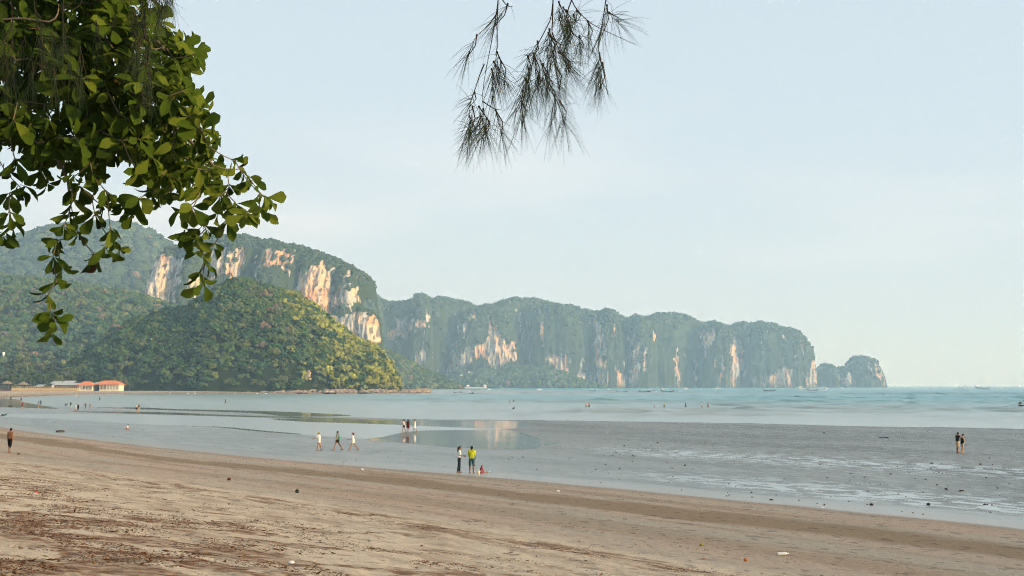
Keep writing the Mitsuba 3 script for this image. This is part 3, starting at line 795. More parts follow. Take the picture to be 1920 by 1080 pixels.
# ---------------------------------------------------------------- needle leaved tree: one bough hangs in from above
paint('needle', (0.022, 0.038, 0.020), 0.8, 0.1)
paint('needle_brown', (0.055, 0.045, 0.018), 0.8, 0.1)
paint('twig_dark', (0.035, 0.028, 0.024), 0.9, 0.1)
CT = 'casuarina_tree'


def needle(p, d, length, r, bend):
    """a thin drooping needle"""
    n = 5
    t = np.linspace(0, 1, n)[:, None]
    q = p + d * length * t + np.array([0, 0, -1.0]) * bend * length * t**2
    return tube(q, r * np.array([1, 1, 0.9, 0.7, 0.3]), 3, False)


def needle_sprays(strands, clusters, y, spread, ln, counts, r, seed):
    g = np.random.default_rng(seed)
    tw, nd, br, tops = [], [], [], []
    for s in strands:
        yy = y + g.uniform(-0.35, 0.35)
        q = dense(np.array([at_depth(a, b, yy + 0.05 * g.normal()) for a, b in s]), 0.05)
        if s[0][1] < -15:
            tops.append(q[0])
        tw.append(tube(q, np.linspace(0.0034, 0.0012, len(q)), 5))
        for k in range(2, len(q) - 1, 3):          # short needles all along the younger wood
            if g.random() < 0.55:
                d = g.normal(0, 1, 3) + np.array([0, 0, -1.2])
                nd.append(needle(q[k], d / np.linalg.norm(d), g.uniform(0.03, 0.09), r * 0.8, 0.4))
    for a, b in clusters:
        p = at_depth(a, b, y + g.uniform(-0.3, 0.3))
        tw.append(trimesh.Trimesh(ICO_V * np.array([0.006, 0.006, 0.008]) + p, ICO_F, process=False))
        lean = g.normal(0, 0.25, 3)
        stem = [p, p + np.array([0.02, 0, -0.05]) + lean * 0.05, p + np.array([0, 0, -0.11]) + lean * 0.1]
        tw.append(tube(np.array(stem), [0.0035, 0.0026, 0.0016], 4))
        for _ in range(counts):
            d = g.normal(0, spread, 3) + lean + np.array([0, 0, -0.75])
            d /= np.linalg.norm(d)
            o = stem[0] + (stem[2] - stem[0]) * g.random()
            (br if g.random() < 0.12 else nd).append(needle(o, d, ln * g.uniform(0.55, 1.15), r, g.uniform(0.1, 0.5)))
    return tw, nd, br, tops


ST = [[(935, -30), (934, 0), (925, 60), (908, 150), (905, 190), (912, 225)], [(932, 25), (915, 48), (895, 66)], [(934, 0), (932, 50), (933, 85), (928, 105)], [(908, 120), (898, 145), (890, 170), (880, 195)], [(905, 190), (925, 203), (940, 206)],
      [(1040, -30), (1037, 0), (1031, 40), (1010, 80), (995, 130), (985, 170), (975, 215), (965, 250), (945, 300)], [(1037, 0), (1035, 60), (1032, 100), (1020, 140)], [(1012, 110), (1030, 165), (1045, 190), (1055, 220), (1062, 250), (1067, 285)],
      [(1066, -30), (1072, 0), (1085, 22), (1110, 45), (1150, 65), (1192, 84)], [(1140, -30), (1136, 0), (1130, 40), (1122, 80), (1125, 110), (1135, 150), (1139, 178)], [(1072, 0), (1062, 30), (1068, 55), (1080, 70)], [(1035, 60), (1050, 98), (1064, 110)],
      [(995, 100), (990, 104), (983, 103)], [(936, -10), (950, 10), (962, 12)]]
CL = [(932, 98), (926, 116), (922, 130), (936, 108), (906, 205), (913, 222), (917, 228), (890, 174), (886, 200), (880, 218), (898, 200), (929, 206), (990, 106), (1000, 100), (1008, 78), (986, 148), (980, 170), (992, 128), (1030, 55), (1036, 72), (1040, 88), (1028, 62),
      (1026, 132), (1022, 140), (1018, 120), (1048, 98), (1058, 105), (1066, 40), (1070, 55), (1076, 28), (1056, 14), (1062, 20), (1048, 4), (1082, 20), (952, 8), (894, 66), (1125, 108), (1130, 118), (1124, 100), (1138, 10), (1142, 24), (1102, 40), (1050, 190), (1040, 178),
      (978, 190), (1086, 68), (1040, 120), (1010, 140)]
tw, nd, br, tops = needle_sprays(ST, CL, 5.6, 0.36, 0.155, 27, 0.001, 5)
ST2 = [[(288, -40), (292, 0), (300, 12)], [(310, -40), (312, -5), (318, 8)], [(262, -40), (266, 20), (272, 70), (275, 120), (282, 160)], [(240, -40), (246, 10), (250, 60), (262, 100)], [(60, -40), (66, 30), (72, 80)], [(120, -40), (118, 60), (126, 120)], [(20, -40), (24, 60), (22, 110)],
       [(160, -30), (150, 10), (128, 18), (112, 10)]]
CL2 = [(292, -14), (300, -8), (308, -10), (316, -12), (322, -16), (284, -12), (270, 20), (272, 44), (274, 70), (276, 92), (280, 120), (282, 145), (248, 20), (252, 60), (260, 90), (66, 20), (70, 50), (72, 76), (118, 40), (122, 80), (126, 112), (24, 40), (22, 80), (22, 104), (94, 60), (46, 70), (150, 90), (180, 40), (10, 120), (60, 120), (100, 130)]
tw2, nd2, br2, tops2 = needle_sprays(ST2, CL2, 7.2, 0.24, 0.22, 22, 0.0012, 6)
base_c = np.array([-4.2, -5.5, ground_z(-4.2, -5.5) - 0.2])
ctr = dense(np.array([base_c, base_c + [0.1, 0.1, 2.0], base_c + [0.3, 0.4, 4.2], base_c + [0.5, 0.9, 7.0]]), 0.3)
part(CT, 'trunk', tube(ctr, np.linspace(0.2, 0.1, len(ctr)), 12), 'bark', True)
paths = [dense(np.array(b), 0.1) for b in ([ctr[-5], np.array([-3.2, -1.5, 10.2]), np.array([-1.6, 2.6, 9.8]), at_depth(820, -200, 5.5), at_depth(935, -135, 5.6), at_depth(1040, -115, 5.6), at_depth(1140, -100, 5.6), at_depth(1230, -80, 5.6)],
                                            [ctr[-4], np.array([-5.2, 0.0, 10.2]), np.array([-5.0, 4.0, 10.2]), at_depth(-60, -190, 7.2), at_depth(20, -150, 7.2), at_depth(160, -125, 7.2), at_depth(300, -105, 7.2), at_depth(400, -90, 7.2)])]
for q in paths:
    part(CT, 'bough', tube(q, np.linspace(0.05, 0.006, len(q)), 7), 'bark', True)
hang = []
for tl, q in ((tops, paths[0]), (tops2, paths[1])):
    for low_ in tl:
        top_ = q[np.argmin(np.linalg.norm(q - low_ - [0, 0, 0.2], axis=1))]
        hang.append(tube(np.array([top_, (top_ + low_) / 2 + [0.01, 0, 0], low_]), [0.006, 0.005, 0.0036], 5))
part(CT, 'twigs', join(tw + tw2 + hang), 'twig_dark', True)
part(CT, 'needles', join(nd + nd2), 'needle', True)
part(CT, 'withered_needles', join(br + br2), 'needle_brown', True)
for k in ('twigs', 'needles', 'withered_needles'):
    tag(f'{CT}__{k}', kind='stuff')
tag(CT, 'needle leaved tree whose thin drooping sprays hang in from the top of the view', 'tree')
# ---------------------------------------------------------------- people
SKIN_TAN, SKIN_BROWN, SKIN_PALE = (0.32, 0.165, 0.095), (0.20, 0.10, 0.06), (0.52, 0.34, 0.25)
HAIR_BLACK, HAIR_BROWN = (0.012, 0.010, 0.010), (0.05, 0.028, 0.016)
BALL = np.array(trimesh.creation.icosphere(subdivisions=1).vertices)


def bone(*spheres):
    """hull of balls (centre, radius or three radii)"""
    return manifold3d.Manifold.hull_points(np.vstack([BALL * np.asarray(r) + np.asarray(c) for c, r in spheres]))


def merge(bones, edge=None):
    m = manifold3d.Manifold.batch_boolean(bones, manifold3d.OpType.Add)
    if edge:
        m = m.refine_to_length(edge)
    k = m.to_mesh()
    t = trimesh.Trimesh(k.vert_properties[:, :3], k.tri_verts, process=False)
    if edge:
        t.merge_vertices()
        trimesh.smoothing.filter_taubin(t, iterations=6)
    return t


def rot(axis, a):
    return trimesh.transformations.rotation_matrix(a, axis)[:3, :3]


def skeleton(stride=0.0, arms=((0.1, 0.2), (0.1, 0.2)), lean=0.0, nod=0.0, turn=0.0, pose='stand', spread=0.02):
    """joints of a 1.70 m figure facing +y; arms = (swing forward, elbow bend) for left and right in radians"""
    j = {}
    if pose == 'stand':
        hip = np.array([0, 0, 0.90 - 0.10 * abs(stride) ** 2])
        legs = []
        for sgn, a in ((-1, stride), (1, -stride)):
            h = hip + [0.09 * sgn, 0, 0]
            k = h + 0.43 * np.array([spread * sgn, math.sin(a * 0.9), -math.cos(a * 0.9)])
            b = a * 0.9 - (0.10 + 0.35 * max(-a, 0))
            an = k + 0.41 * np.array([0.0, math.sin(b), -math.cos(b)])
            tilt = -0.9 * max(-a, 0)
            heel = an + np.array([0, -0.05, -0.045])
            toe = an + np.array([0.02 * sgn, 0.17 * math.cos(tilt), -0.045 + 0.17 * math.sin(tilt)])
            legs.append((h, k, an, heel, toe))
    elif pose == 'squat':
        hip = np.array([0, -0.12, 0.30])
        legs = []
        for sgn in (-1, 1):
            h = hip + [0.09 * sgn, 0, 0]
            k = np.array([0.16 * sgn, 0.24, 0.47])
            an = np.array([0.14 * sgn, 0.02, 0.08])
            legs.append((h, k, an, an + [0, -0.05, -0.04], an + [0.02 * sgn, 0.17, -0.045]))
        lean = max(lean, 0.75)
    elif pose == 'sit':
        hip = np.array([0, 0, 0.11])
        legs = []
        for sgn in (-1, 1):
            h = hip + [0.09 * sgn, 0, 0]
            k = np.array([0.17 * sgn, 0.38, 0.18])
            an = np.array([0.15 * sgn, 0.74, 0.07])
            legs.append((h, k, an, an + [0, 0.0, -0.03], an + [0.03 * sgn, 0.07, 0.14]))
    elif pose == 'lie':
        hip = np.array([0, 0, 0.12])
        legs = [(hip + [0.09 * s_, 0, 0], np.array([0.10 * s_, 0.42, 0.12 + 0.16 * (s_ > 0)]), np.array([0.10 * s_, 0.80, 0.06]), np.array([0.10 * s_, 0.84, 0.04]), np.array([0.12 * s_, 0.90, 0.14])) for s_ in (-1, 1)]
        lean = -1.25
    sp = rot([1, 0, 0], -lean)
    j['hip'] = hip
    j['waist'] = hip + sp @ np.array([0, 0, 0.17])
    j['chest'] = hip + sp @ np.array([0, 0.005, 0.38])
    j['neck'] = hip + sp @ np.array([0, -0.005, 0.55])
    hd = sp @ rot([0, 0, 1], turn) @ rot([1, 0, 0], -nod)
    j['head'] = j['neck'] + hd @ np.array([0, 0.025, 0.145])
    j['hd'] = hd
    j['sp'] = sp
    j['legs'] = legs
    j['arms'] = []
    for sgn, (sw, el) in zip((-1, 1), arms):
        s = hip + sp @ np.array([0.175 * sgn, 0, 0.49])
        d = np.array([0.09 * sgn, math.sin(sw), -math.cos(sw)])
        e = s + 0.28 * d / np.linalg.norm(d)
        d2 = np.array([0.03 * sgn - 0.12 * sgn * math.sin(min(el, 1.5)), math.sin(sw + el), -math.cos(sw + el)])
        d2 /= np.linalg.norm(d2)
        w = e + 0.25 * d2
        j['arms'].append((s, e, w, d2, sgn))
    return j


def hand(w, d, sgn, curl=0.5):
    """palm, four unequal bent fingers and a thumb"""
    side = np.array([-sgn * 1.0, 0, 0]) if abs(d[0]) < 0.8 else np.array([0, 1.0, 0])
    fwd = np.cross(d, side)
    fwd /= np.linalg.norm(fwd) + 1e-9
    side = np.cross(fwd, d)
    out = [bone((w, 0.024), (w + d * 0.075 + fwd * 0.028, 0.016), (w + d * 0.075 - fwd * 0.028, 0.015))]
    for q, ln in ((0.032, 0.066), (0.011, 0.078), (-0.011, 0.073), (-0.031, 0.058)):
        a = w + d * 0.078 + fwd * q
        b = a + (d * math.cos(curl * 0.6) + side * math.sin(curl * 0.6)) * ln * 0.5
        c = b + (d * math.cos(curl * 1.7) + side * math.sin(curl * 1.7)) * ln * 0.5
        out += [bone((a, 0.0105), (b, 0.0095)), bone((b, 0.0095), (c, 0.008))]
    t0 = w + d * 0.022 + fwd * 0.022
    t1 = t0 + (d * 0.6 + fwd * 0.75 + side * 0.2) * 0.04
    out += [bone((t0, 0.013), (t1, 0.0115)), bone((t1, 0.0115), (t1 + (d * 0.85 + fwd * 0.25 + side * 0.4) * 0.03, 0.009))]
    return out


def torso(j, grow, low=0.0, wide=1.0):
    sp = j['sp']
    def at(p, *o):
        return p + sp @ np.array(o)
    b = []
    sh = [(at(j['neck'], s * 0.145, 0, -0.065), 0.058 + grow) for s in (-1, 1)]
    ch = [(at(j['chest'], s * 0.085 * wide, 0, 0), (0.085 + grow, 0.098 + grow, 0.10)) for s in (-1, 1)]
    wa = [(at(j['waist'], s * 0.065 * wide, 0, 0), (0.078 + grow, 0.088 + grow, 0.08)) for s in (-1, 1)]
    hp = [(at(j['hip'], s * 0.085 * wide, -0.01, 0.02 - low), (0.088 + grow, 0.100 + grow, 0.08)) for s in (-1, 1)]
    b.append(bone(*sh, *ch))
    b.append(bone(*ch, *wa))
    b.append(bone(*wa, *hp))
    return b


def person(u, v, height, facing, label, skin=SKIN_TAN, hair=HAIR_BLACK, long_hair=0, top=None, sleeves=0.6, top_low=0.0, bottom=None, bottom_len=0.5, dress=None, dress_low=0.35, suit=None, hat=None, bag=None, shoes=None, near=False, group=None, at=None, sink=0.0, held=None, pony=False, **pose):
    key = numbered('person')
    j = skeleton(**pose)
    sc = height / 1.70
    p = np.asarray(at, float) if at is not None else on_ground(u, v)
    low = min(min(l[3][2], l[4][2]) for l in j['legs']) - 0.03
    M = np.eye(4)
    M[:3, :3] = rot([0, 0, 1], -math.radians(facing)) * sc
    M[:3, 3] = p - [0, 0, low * sc + sink]
    up = j['hd']

    def out(name, bones, color, edge=None, label_=None):
        m = merge(bones, edge)
        m.apply_transform(M)
        k = part(key, name, m, cloth(*color), 50)
        if label_:
            tag(k, label_)

    h = j['head']
    hb = [bone((h + up @ np.array([0, -0.01, 0.03]), (0.077, 0.092, 0.085)), (h + up @ np.array([0, 0.025, -0.06]), (0.05, 0.055, 0.045))),
          bone((j['neck'] - j['sp'] @ np.array([0, 0, 0.05]), 0.055), (h + up @ np.array([0, -0.015, -0.05]), 0.048))]
    if near:
        hb += [bone((h + up @ np.array([0, 0.085, -0.015]), 0.012), (h + up @ np.array([0, 0.10, -0.035]), 0.013), (h + up @ np.array([0, 0.075, 0.015]), 0.009)), bone((h + up @ np.array([-0.018, 0.078, -0.068]), 0.009), (h + up @ np.array([0.018, 0.078, -0.068]), 0.009))]
        hb += [bone((h + up @ np.array([s * 0.078, -0.005, -0.005]), (0.012, 0.02, 0.03))) for s in (-1, 1)]
    body = hb + torso(j, 0.0)
    for s, e, w, d2, sgn in j['arms']:
        body += [bone((s, 0.055), (s - j['sp'] @ np.array([0.06 * sgn, 0, 0.01]), 0.06)), bone((s, 0.052), (e, 0.038)), bone((e, 0.038), (w, 0.026))]
        body += hand(w, d2, sgn) if near else [bone((w, 0.026), (w + d2 * 0.08, 0.026), (w + d2 * 0.14 + [0, 0.02, 0], 0.012))]
    for hp, k, an, heel, toe in j['legs']:
        body += [bone((hp, 0.088), (k, 0.056)), bone((k, 0.056), (k * 0.62 + an * 0.38 + [0, -0.018, 0], 0.056), (an, 0.036)), bone((an, 0.036), (heel, 0.034), (toe * 0.75 + heel * 0.25, 0.036), (toe, 0.022))]
    out('body', body, skin, 0.03 if near else None)
    if near:
        out('eyes', [bone((h + up @ np.array([s * 0.031, 0.077, 0.005]), 0.010)) for s in (-1, 1)], (0.02, 0.015, 0.012))
    hr = [bone((h + up @ np.array([0, -0.022, 0.048]), (0.084, 0.092, 0.080)), (h + up @ np.array([0, -0.045, -0.02]), (0.076, 0.062, 0.06)))]
    if long_hair:
        hr.append(bone((h + up @ np.array([0, -0.055, 0.0]), (0.075, 0.045, 0.05)), (j['neck'] + j['sp'] @ np.array([0, -0.085, -long_hair]), (0.075, 0.032, 0.05))))
    if pony:
        hr.append(bone((h + up @ np.array([0, -0.11, 0.0]), 0.035), (h + np.array([0, -0.15, -0.12]), 0.035), (h + np.array([0, -0.13, -0.30]), 0.018)))
    out('hair', hr, hair)
    if top:
        b = torso(j, 0.016, top_low)
        for s, e, w, d2, sgn in j['arms']:
            q = s + (e - s) * min(sleeves, 1.0)
            b += [bone((s, 0.068), (s - j['sp'] @ np.array([0.07 * sgn, 0, 0.01]), 0.07)), bone((s, 0.070), (q, 0.062))]
            if sleeves > 1:
                b.append(bone((e, 0.058), (e + (w - e) * (sleeves - 1), 0.046)))
        out('shirt', b, top)
    if suit:
        sp = j['sp']
        out('swimsuit', torso(j, 0.008)[1:] + [bone((j['hip'] + [0.075 * s, 0, -0.03], 0.10)) for s in (-1, 1)], suit)
    if bottom:
        b = [bone((j['hip'] + [-0.085, -0.01, 0.05], (0.106, 0.118, 0.07)), (j['hip'] + [0.085, -0.01, 0.05], (0.106, 0.118, 0.07)), (j['hip'] + [-0.085, 0, -0.05], 0.108), (j['hip'] + [0.085, 0, -0.05], 0.108))]
        for hp, k, an, heel, toe in j['legs']:
            f = min(bottom_len / 0.5, 1)
            b.append(bone((hp, 0.108), (hp + (k - hp) * f, 0.108 - 0.030 * f)))
            if bottom_len > 0.5:
                b.append(bone((k, 0.078), (k + (an - k) * (bottom_len - 0.5) / 0.5, 0.064)))
        out('trousers' if bottom_len > 0.8 else 'shorts', b, bottom)
    if dress:
        b = torso(j, 0.014)
        q = (j['legs'][0][1] + j['legs'][1][1]) / 2
        hem = j['hip'] + (q - j['hip']) * (dress_low / 0.43)
        w_ = 0.10 + 0.25 * abs(j['legs'][0][1][1] - j['legs'][1][1][1]) * dress_low
        b.append(bone((j['hip'] + [-0.085, 0, 0.03], 0.108), (j['hip'] + [0.085, 0, 0.03], 0.108), (hem + [-0.11, w_ * 0.7, 0], 0.08), (hem + [0.11, w_ * 0.7, 0], 0.08), (hem + [-0.11, -w_ * 0.7, 0], 0.08), (hem + [0.11, -w_ * 0.7, 0], 0.08)))
        out('dress', b, dress)
    if hat:
        b = [bone((h + up @ np.array([0, -0.012, 0.062]), (0.092, 0.102, 0.066))), bone((h + up @ np.array([-0.05, 0.08, 0.06]), 0.012), (h + up @ np.array([0.05, 0.08, 0.06]), 0.012), (h + up @ np.array([-0.03, 0.165, 0.045]), 0.010), (h + up @ np.array([0.03, 0.165, 0.045]), 0.010))]
        out('cap', b, hat)
    if shoes:
        out('sandals', [bone((heel - [0, 0, 0.024], (0.042, 0.05, 0.014)), (toe - [0, -0.01, 0.012], (0.045, 0.045, 0.014))) for hp, k, an, heel, toe in j['legs']], shoes)
    if bag:
        sp = j['sp']
        key2 = numbered('backpack')
        bb = bone((j['chest'] + sp @ np.array([-0.10, -0.19, -0.06]), 0.055), (j['chest'] + sp @ np.array([0.10, -0.19, -0.06]), 0.055), (j['chest'] + sp @ np.array([-0.11, -0.20, -0.30]), 0.075), (j['chest'] + sp @ np.array([0.11, -0.20, -0.30]), 0.075))
        pk = bone((j['chest'] + sp @ np.array([-0.07, -0.27, -0.24]), 0.035), (j['chest'] + sp @ np.array([0.07, -0.27, -0.24]), 0.035), (j['chest'] + sp @ np.array([0, -0.27, -0.31]), 0.045))
        st = []
        for s in (-1, 1):
            path = np.array([j['chest'] + sp @ np.array([s * 0.09, -0.16, -0.02]), j['neck'] + sp @ np.array([s * 0.10, -0.06, 0.005]), j['chest'] + sp @ np.array([s * 0.11, 0.105, 0.04]), j['chest'] + sp @ np.array([s * 0.14, 0.03, -0.2]), j['chest'] + sp @ np.array([s * 0.11, -0.15, -0.3])])
            st.append(tube(dense(path, 0.04), 0.014, 5))
        for nm, ms, c in (('bag', merge([bb]), bag[0]), ('pocket', merge([pk]), bag[1]), ('straps', join(st), (0.03, 0.035, 0.035))):
            ms.apply_transform(M)
            part(key2, nm, ms, cloth(*c), 50)
        tag(key2, 'teal and mint backpack on the back of the middle walker', 'backpack')
    if held:
        s, e, w, d2, sgn = j['arms'][held[1]]
        o = w + d2 * 0.10
        key2 = numbered(held[0])
        m = bone((o - [0, 0.04, 0.01], (0.02, 0.03, 0.02)), (o + [0, 0.09, 0.01], (0.02, 0.03, 0.02)))
        m = merge([m])
        m.apply_transform(M)
        put(key2, m, cloth(*held[2]), 50)
        tag(key2, held[3], held[4])
    tag(key, label, 'person', group)
    return key


WALK = dict(stride=0.42, arms=((-0.35, 0.25), (0.45, 0.35)))
W_ = (0.72, 0.72, 0.70)
# the nearer figures
person(18, 849, 1.72, 12, 'bare chested man in black knee length shorts walking at the left edge', skin=SKIN_BROWN, bottom=(0.012, 0.012, 0.014), bottom_len=0.66, near=True, stride=0.22, arms=((0.05, 0.2), (-0.12, 0.15)), nod=0.35)
person(598, 844.5, 1.66, 272, 'person in yellow cap and long white shirt, leading the three walkers', skin=SKIN_TAN, top=W_, sleeves=1.0, top_low=0.16, hat=(0.75, 0.68, 0.16), shoes=(0.05, 0.03, 0.03), near=True, stride=0.22, arms=((0.9, 0.15), (-0.25, 0.3)), nod=0.2)
person(632.5, 844, 1.74, 272, 'walker in grey green shirt and black shorts carrying a teal backpack', skin=SKIN_TAN, hair=HAIR_BROWN, top=(0.20, 0.24, 0.18), sleeves=0.8, bottom=(0.015, 0.015, 0.017), bottom_len=0.14, bag=((0.05, 0.30, 0.25), (0.33, 0.62, 0.52)), shoes=(0.03, 0.03, 0.035), near=True, stride=0.46, arms=((0.15, 0.2), (0.0, 0.3)))
person(662, 844.5, 1.64, 272, 'long haired walker in red cap, white shirt and white shorts', skin=SKIN_TAN, hair=HAIR_BROWN, long_hair=0.24, top=W_, sleeves=0.7, bottom=(0.70, 0.70, 0.68), bottom_len=0.16, hat=(0.38, 0.025, 0.035), shoes=(0.10, 0.05, 0.05), near=True, stride=0.48, arms=((0.3, 1.15), (-0.15, 0.2)), held=('phone', 0, (0.03, 0.03, 0.035), 'dark phone held in front by the walker in the red cap', 'phone'))
person(757, 810, 1.62, 285, 'long haired woman in pale blouse and dark shorts wading leftmost of three', top=(0.60, 0.50, 0.46), sleeves=0.5, bottom=(0.03, 0.03, 0.04), bottom_len=0.2, long_hair=0.22, near=True, stride=0.25, arms=((0.55, 0.2), (-0.2, 0.2)), sink=0.04)
person(765, 811, 1.66, 345, 'long haired woman in dark red dress wading between two companions', dress=(0.07, 0.012, 0.012), dress_low=0.22, long_hair=0.28, near=True, stride=0.18, arms=((0.1, 0.2), (-0.1, 0.2)), sink=0.04)
person(777.5, 810, 1.62, 275, 'woman in white knee length dress wading rightmost of three', dress=(0.74, 0.74, 0.71), dress_low=0.34, near=True, stride=0.28, arms=((0.2, 0.4), (-0.1, 0.3)), sink=0.04)
person(861, 886, 1.66, 80, 'woman with ponytail in white shirt and dark trousers standing on wet sand', top=W_, sleeves=0.75, bottom=(0.018, 0.026, 0.038), bottom_len=0.96, pony=True, hair=(0.03, 0.014, 0.012), shoes=(0.10, 0.055, 0.035), near=True, arms=((0.25, 1.15), (0.2, 1.25)), nod=0.12, stride=0.08)
person(884.5, 887, 1.70, 8, 'man in lime green shirt and blue shorts seen from behind', skin=SKIN_BROWN, top=(0.40, 0.43, 0.02), sleeves=0.85, bottom=(0.035, 0.075, 0.105), bottom_len=0.50, shoes=(0.03, 0.025, 0.025), near=True, arms=((0.15, 0.75), (0.15, 0.7)), spread=0.07)
person(901.5, 887.5, 0.98, 62, 'small child in pink top sitting on the sand beside the man in lime green', hair=(0.03, 0.012, 0.012), top=(0.34, 0.05, 0.12), sleeves=0.7, bottom=(0.28, 0.05, 0.09), bottom_len=0.4, long_hair=0.15, near=True, pose='sit', lean=0.15, arms=((0.6, 0.4), (0.6, 0.3)), nod=0.3)
person(1796, 849, 1.75, 75, 'man in black shirt and beige shorts with an arm on his companion', skin=SKIN_BROWN, top=(0.012, 0.012, 0.014), sleeves=0.4, bottom=(0.45, 0.36, 0.24), bottom_len=0.46, near=True, arms=((1.0, 0.4), (1.1, 0.45)), nod=0.35, stride=0.06)
person(1805, 850, 1.66, 78, 'tanned person in black swimsuit looking down in front of the man in black', skin=(0.46, 0.24, 0.12), suit=(0.012, 0.012, 0.014), near=True, arms=((0.1, 0.25), (0.2, 0.3)), nod=0.6, stride=0.08)
person(236.5, 806, 1.30, 90, 'child in white shirt crouching on the wet sand to pick something up', top=W_, sleeves=0.8, skin=(0.40, 0.16, 0.13), near=True, pose='squat', arms=((0.3, 0.2), (0.3, 0.2)), nod=-0.3)
# wading and swimming far out
GW = 'waders and walkers far out by the water'
person(1099.5, 768, 1.72, 0, 'pale haired wader beside a bare backed wader with black shorts', at=on_plane(1099.5, 768, -0.08), top=(0.5, 0.47, 0.42), bottom=(0.2, 0.2, 0.22), group=GW, arms=((0.1, 0.2), (0.5, 0.8)), hair=(0.5, 0.4, 0.2))
person(1104.5, 768, 1.70, 180, 'sunburnt bare backed wader in black shorts', at=on_plane(1104.5, 768, -0.08), skin=(0.5, 0.2, 0.13), bottom=(0.012, 0.012, 0.014), bottom_len=0.3, group=GW, arms=((0.5, 0.9), (0.2, 0.6)))
person(1226.5, 766, 1.10, 90, 'small child standing alone in the shallows left of the walker in yellow', at=on_plane(1226.5, 766, -0.03), top=(0.35, 0.33, 0.35), bottom=(0.05, 0.05, 0.08), group=GW)
person(1245.5, 766, 1.70, 270, 'wader in yellow green shirt and dark shorts', at=on_plane(1245.5, 766, -0.05), top=(0.42, 0.40, 0.03), bottom=(0.07, 0.075, 0.02), group=GW, stride=0.3)
person(1285.8, 766, 1.70, 270, 'wader in black clothes striding through the shallows', at=on_plane(1285.8, 766, -0.05), top=(0.015, 0.018, 0.025), bottom=(0.015, 0.02, 0.03), group=GW, stride=0.45)
person(1315.6, 766, 1.62, 270, 'woman in white top and pinkish skirt wading left of the last wader', at=on_plane(1315.6, 766, -0.05), top=W_, dress=(0.42, 0.22, 0.22), dress_low=0.4, group=GW, stride=0.25)
person(1327.5, 766, 1.66, 270, 'woman in brown dress, rightmost of the row of waders', at=on_plane(1327.5, 766, -0.05), dress=(0.20, 0.09, 0.075), dress_low=0.42, group=GW, stride=0.25)
person(962, 769, 1.60, 60, 'person in black crouching in the shallows', at=on_plane(962, 769, -0.05), top=(0.012, 0.012, 0.014), sleeves=1.5, bottom=(0.012, 0.012, 0.014), skin=(0.03, 0.02, 0.02), pose='squat', group=GW)
person(955.5, 758, 1.70, 180, 'bather waist deep beyond the crouching figure, the left one', at=on_plane(955.5, 758, -0.75), skin=SKIN_TAN, top=(0.25, 0.30, 0.30), group=GW)
person(963, 758, 1.75, 180, 'bather waist deep beyond the crouching figure, the right one', at=on_plane(963, 758, -0.65), skin=SKIN_BROWN, group=GW, arms=((2.8, 0.2), (0.3, 0.4)))
person(422.5, 757.5, 1.70, 270, 'lone dark figure walking through calm shallows in front of the wooded headland', at=on_plane(422.5, 757.5, -0.06), top=(0.03, 0.035, 0.05), bottom=(0.06, 0.06, 0.07), group=GW, stride=0.25)
person(256, 771, 1.66, 0, 'person in white and dark clothes on the sand bar beside a broad hatted one', top=(0.5, 0.5, 0.48), bottom=(0.03, 0.03, 0.035), bottom_len=0.6, group=GW)
person(260, 772, 1.72, 180, 'tan person with broad dark hat on the sand bar', skin=(0.5, 0.26, 0.15), top=(0.10, 0.08, 0.05), bottom=(0.45, 0.33, 0.22), hat=(0.05, 0.04, 0.03), group=GW)
person(132.5, 766.5, 1.72, 20, 'person in black top and white trousers standing at the pool', top=(0.02, 0.025, 0.03), sleeves=1.2, bottom=(0.5, 0.5, 0.48), bottom_len=0.8, group=GW)
person(142.6, 771, 1.70, 0, 'person in white clothes at the middle of the family by the pool', top=W_, bottom=(0.6, 0.58, 0.56), bottom_len=0.7, group=GW)
person(146.3, 771, 1.66, 300, 'person in black clothes on the right of the family by the pool', top=(0.015, 0.018, 0.018), sleeves=1.5, bottom=(0.012, 0.014, 0.014), bottom_len=0.9, group=GW, stride=0.3)
person(140.3, 772, 1.10, 90, 'child in dark pink crouching in front of the family by the pool', top=(0.25, 0.06, 0.08), bottom=(0.3, 0.05, 0.08), pose='squat', group=GW)
person(156.5, 760.5, 1.15, 120, 'child in red top bending down right of the family', top=(0.45, 0.06, 0.09), bottom=(0.4, 0.4, 0.42), pose='squat', group=GW)
person(160.4, 767, 1.55, 0, 'person in blue gown right of the child in red', dress=(0.05, 0.12, 0.18), dress_low=0.42, group=GW)
person(168.7, 766, 1.25, 0, 'child in brown, rightmost by the pool', dress=(0.22, 0.13, 0.10), dress_low=0.42, group=GW)
person(72.3, 762, 1.60, 10, 'person in pale blue shirt standing left of one in deep blue', top=(0.10, 0.20, 0.34), bottom=(0.45, 0.30, 0.24), bottom_len=0.3, group=GW)
person(76.4, 761.5, 1.75, 10, 'person in deep blue shirt standing on the wet sand', top=(0.02, 0.09, 0.20), bottom=(0.03, 0.06, 0.12), bottom_len=0.4, group=GW)
person(42.3, 766, 1.68, 200, 'person in crimson top walking on the wet sand at the left', top=(0.42, 0.02, 0.07), sleeves=1.2, bottom=(0.06, 0.05, 0.05), bottom_len=0.5, group=GW, stride=0.3)
person(39.5, 753.5, 1.70, 0, 'person in black shirt behind the person in crimson', top=(0.015, 0.012, 0.015), bottom=(0.03, 0.02, 0.025), group=GW)
person(20.5, 751, 1.72, 0, 'person in dark clothes standing near the reflected trees at the left edge', top=(0.02, 0.02, 0.022), bottom=(0.03, 0.03, 0.03), bottom_len=0.9, group=GW)
person(142.5, 747.5, 1.70, 0, 'tiny walker in white near the far shore, the left one', top=W_, bottom=(0.3, 0.3, 0.3), group=GW)
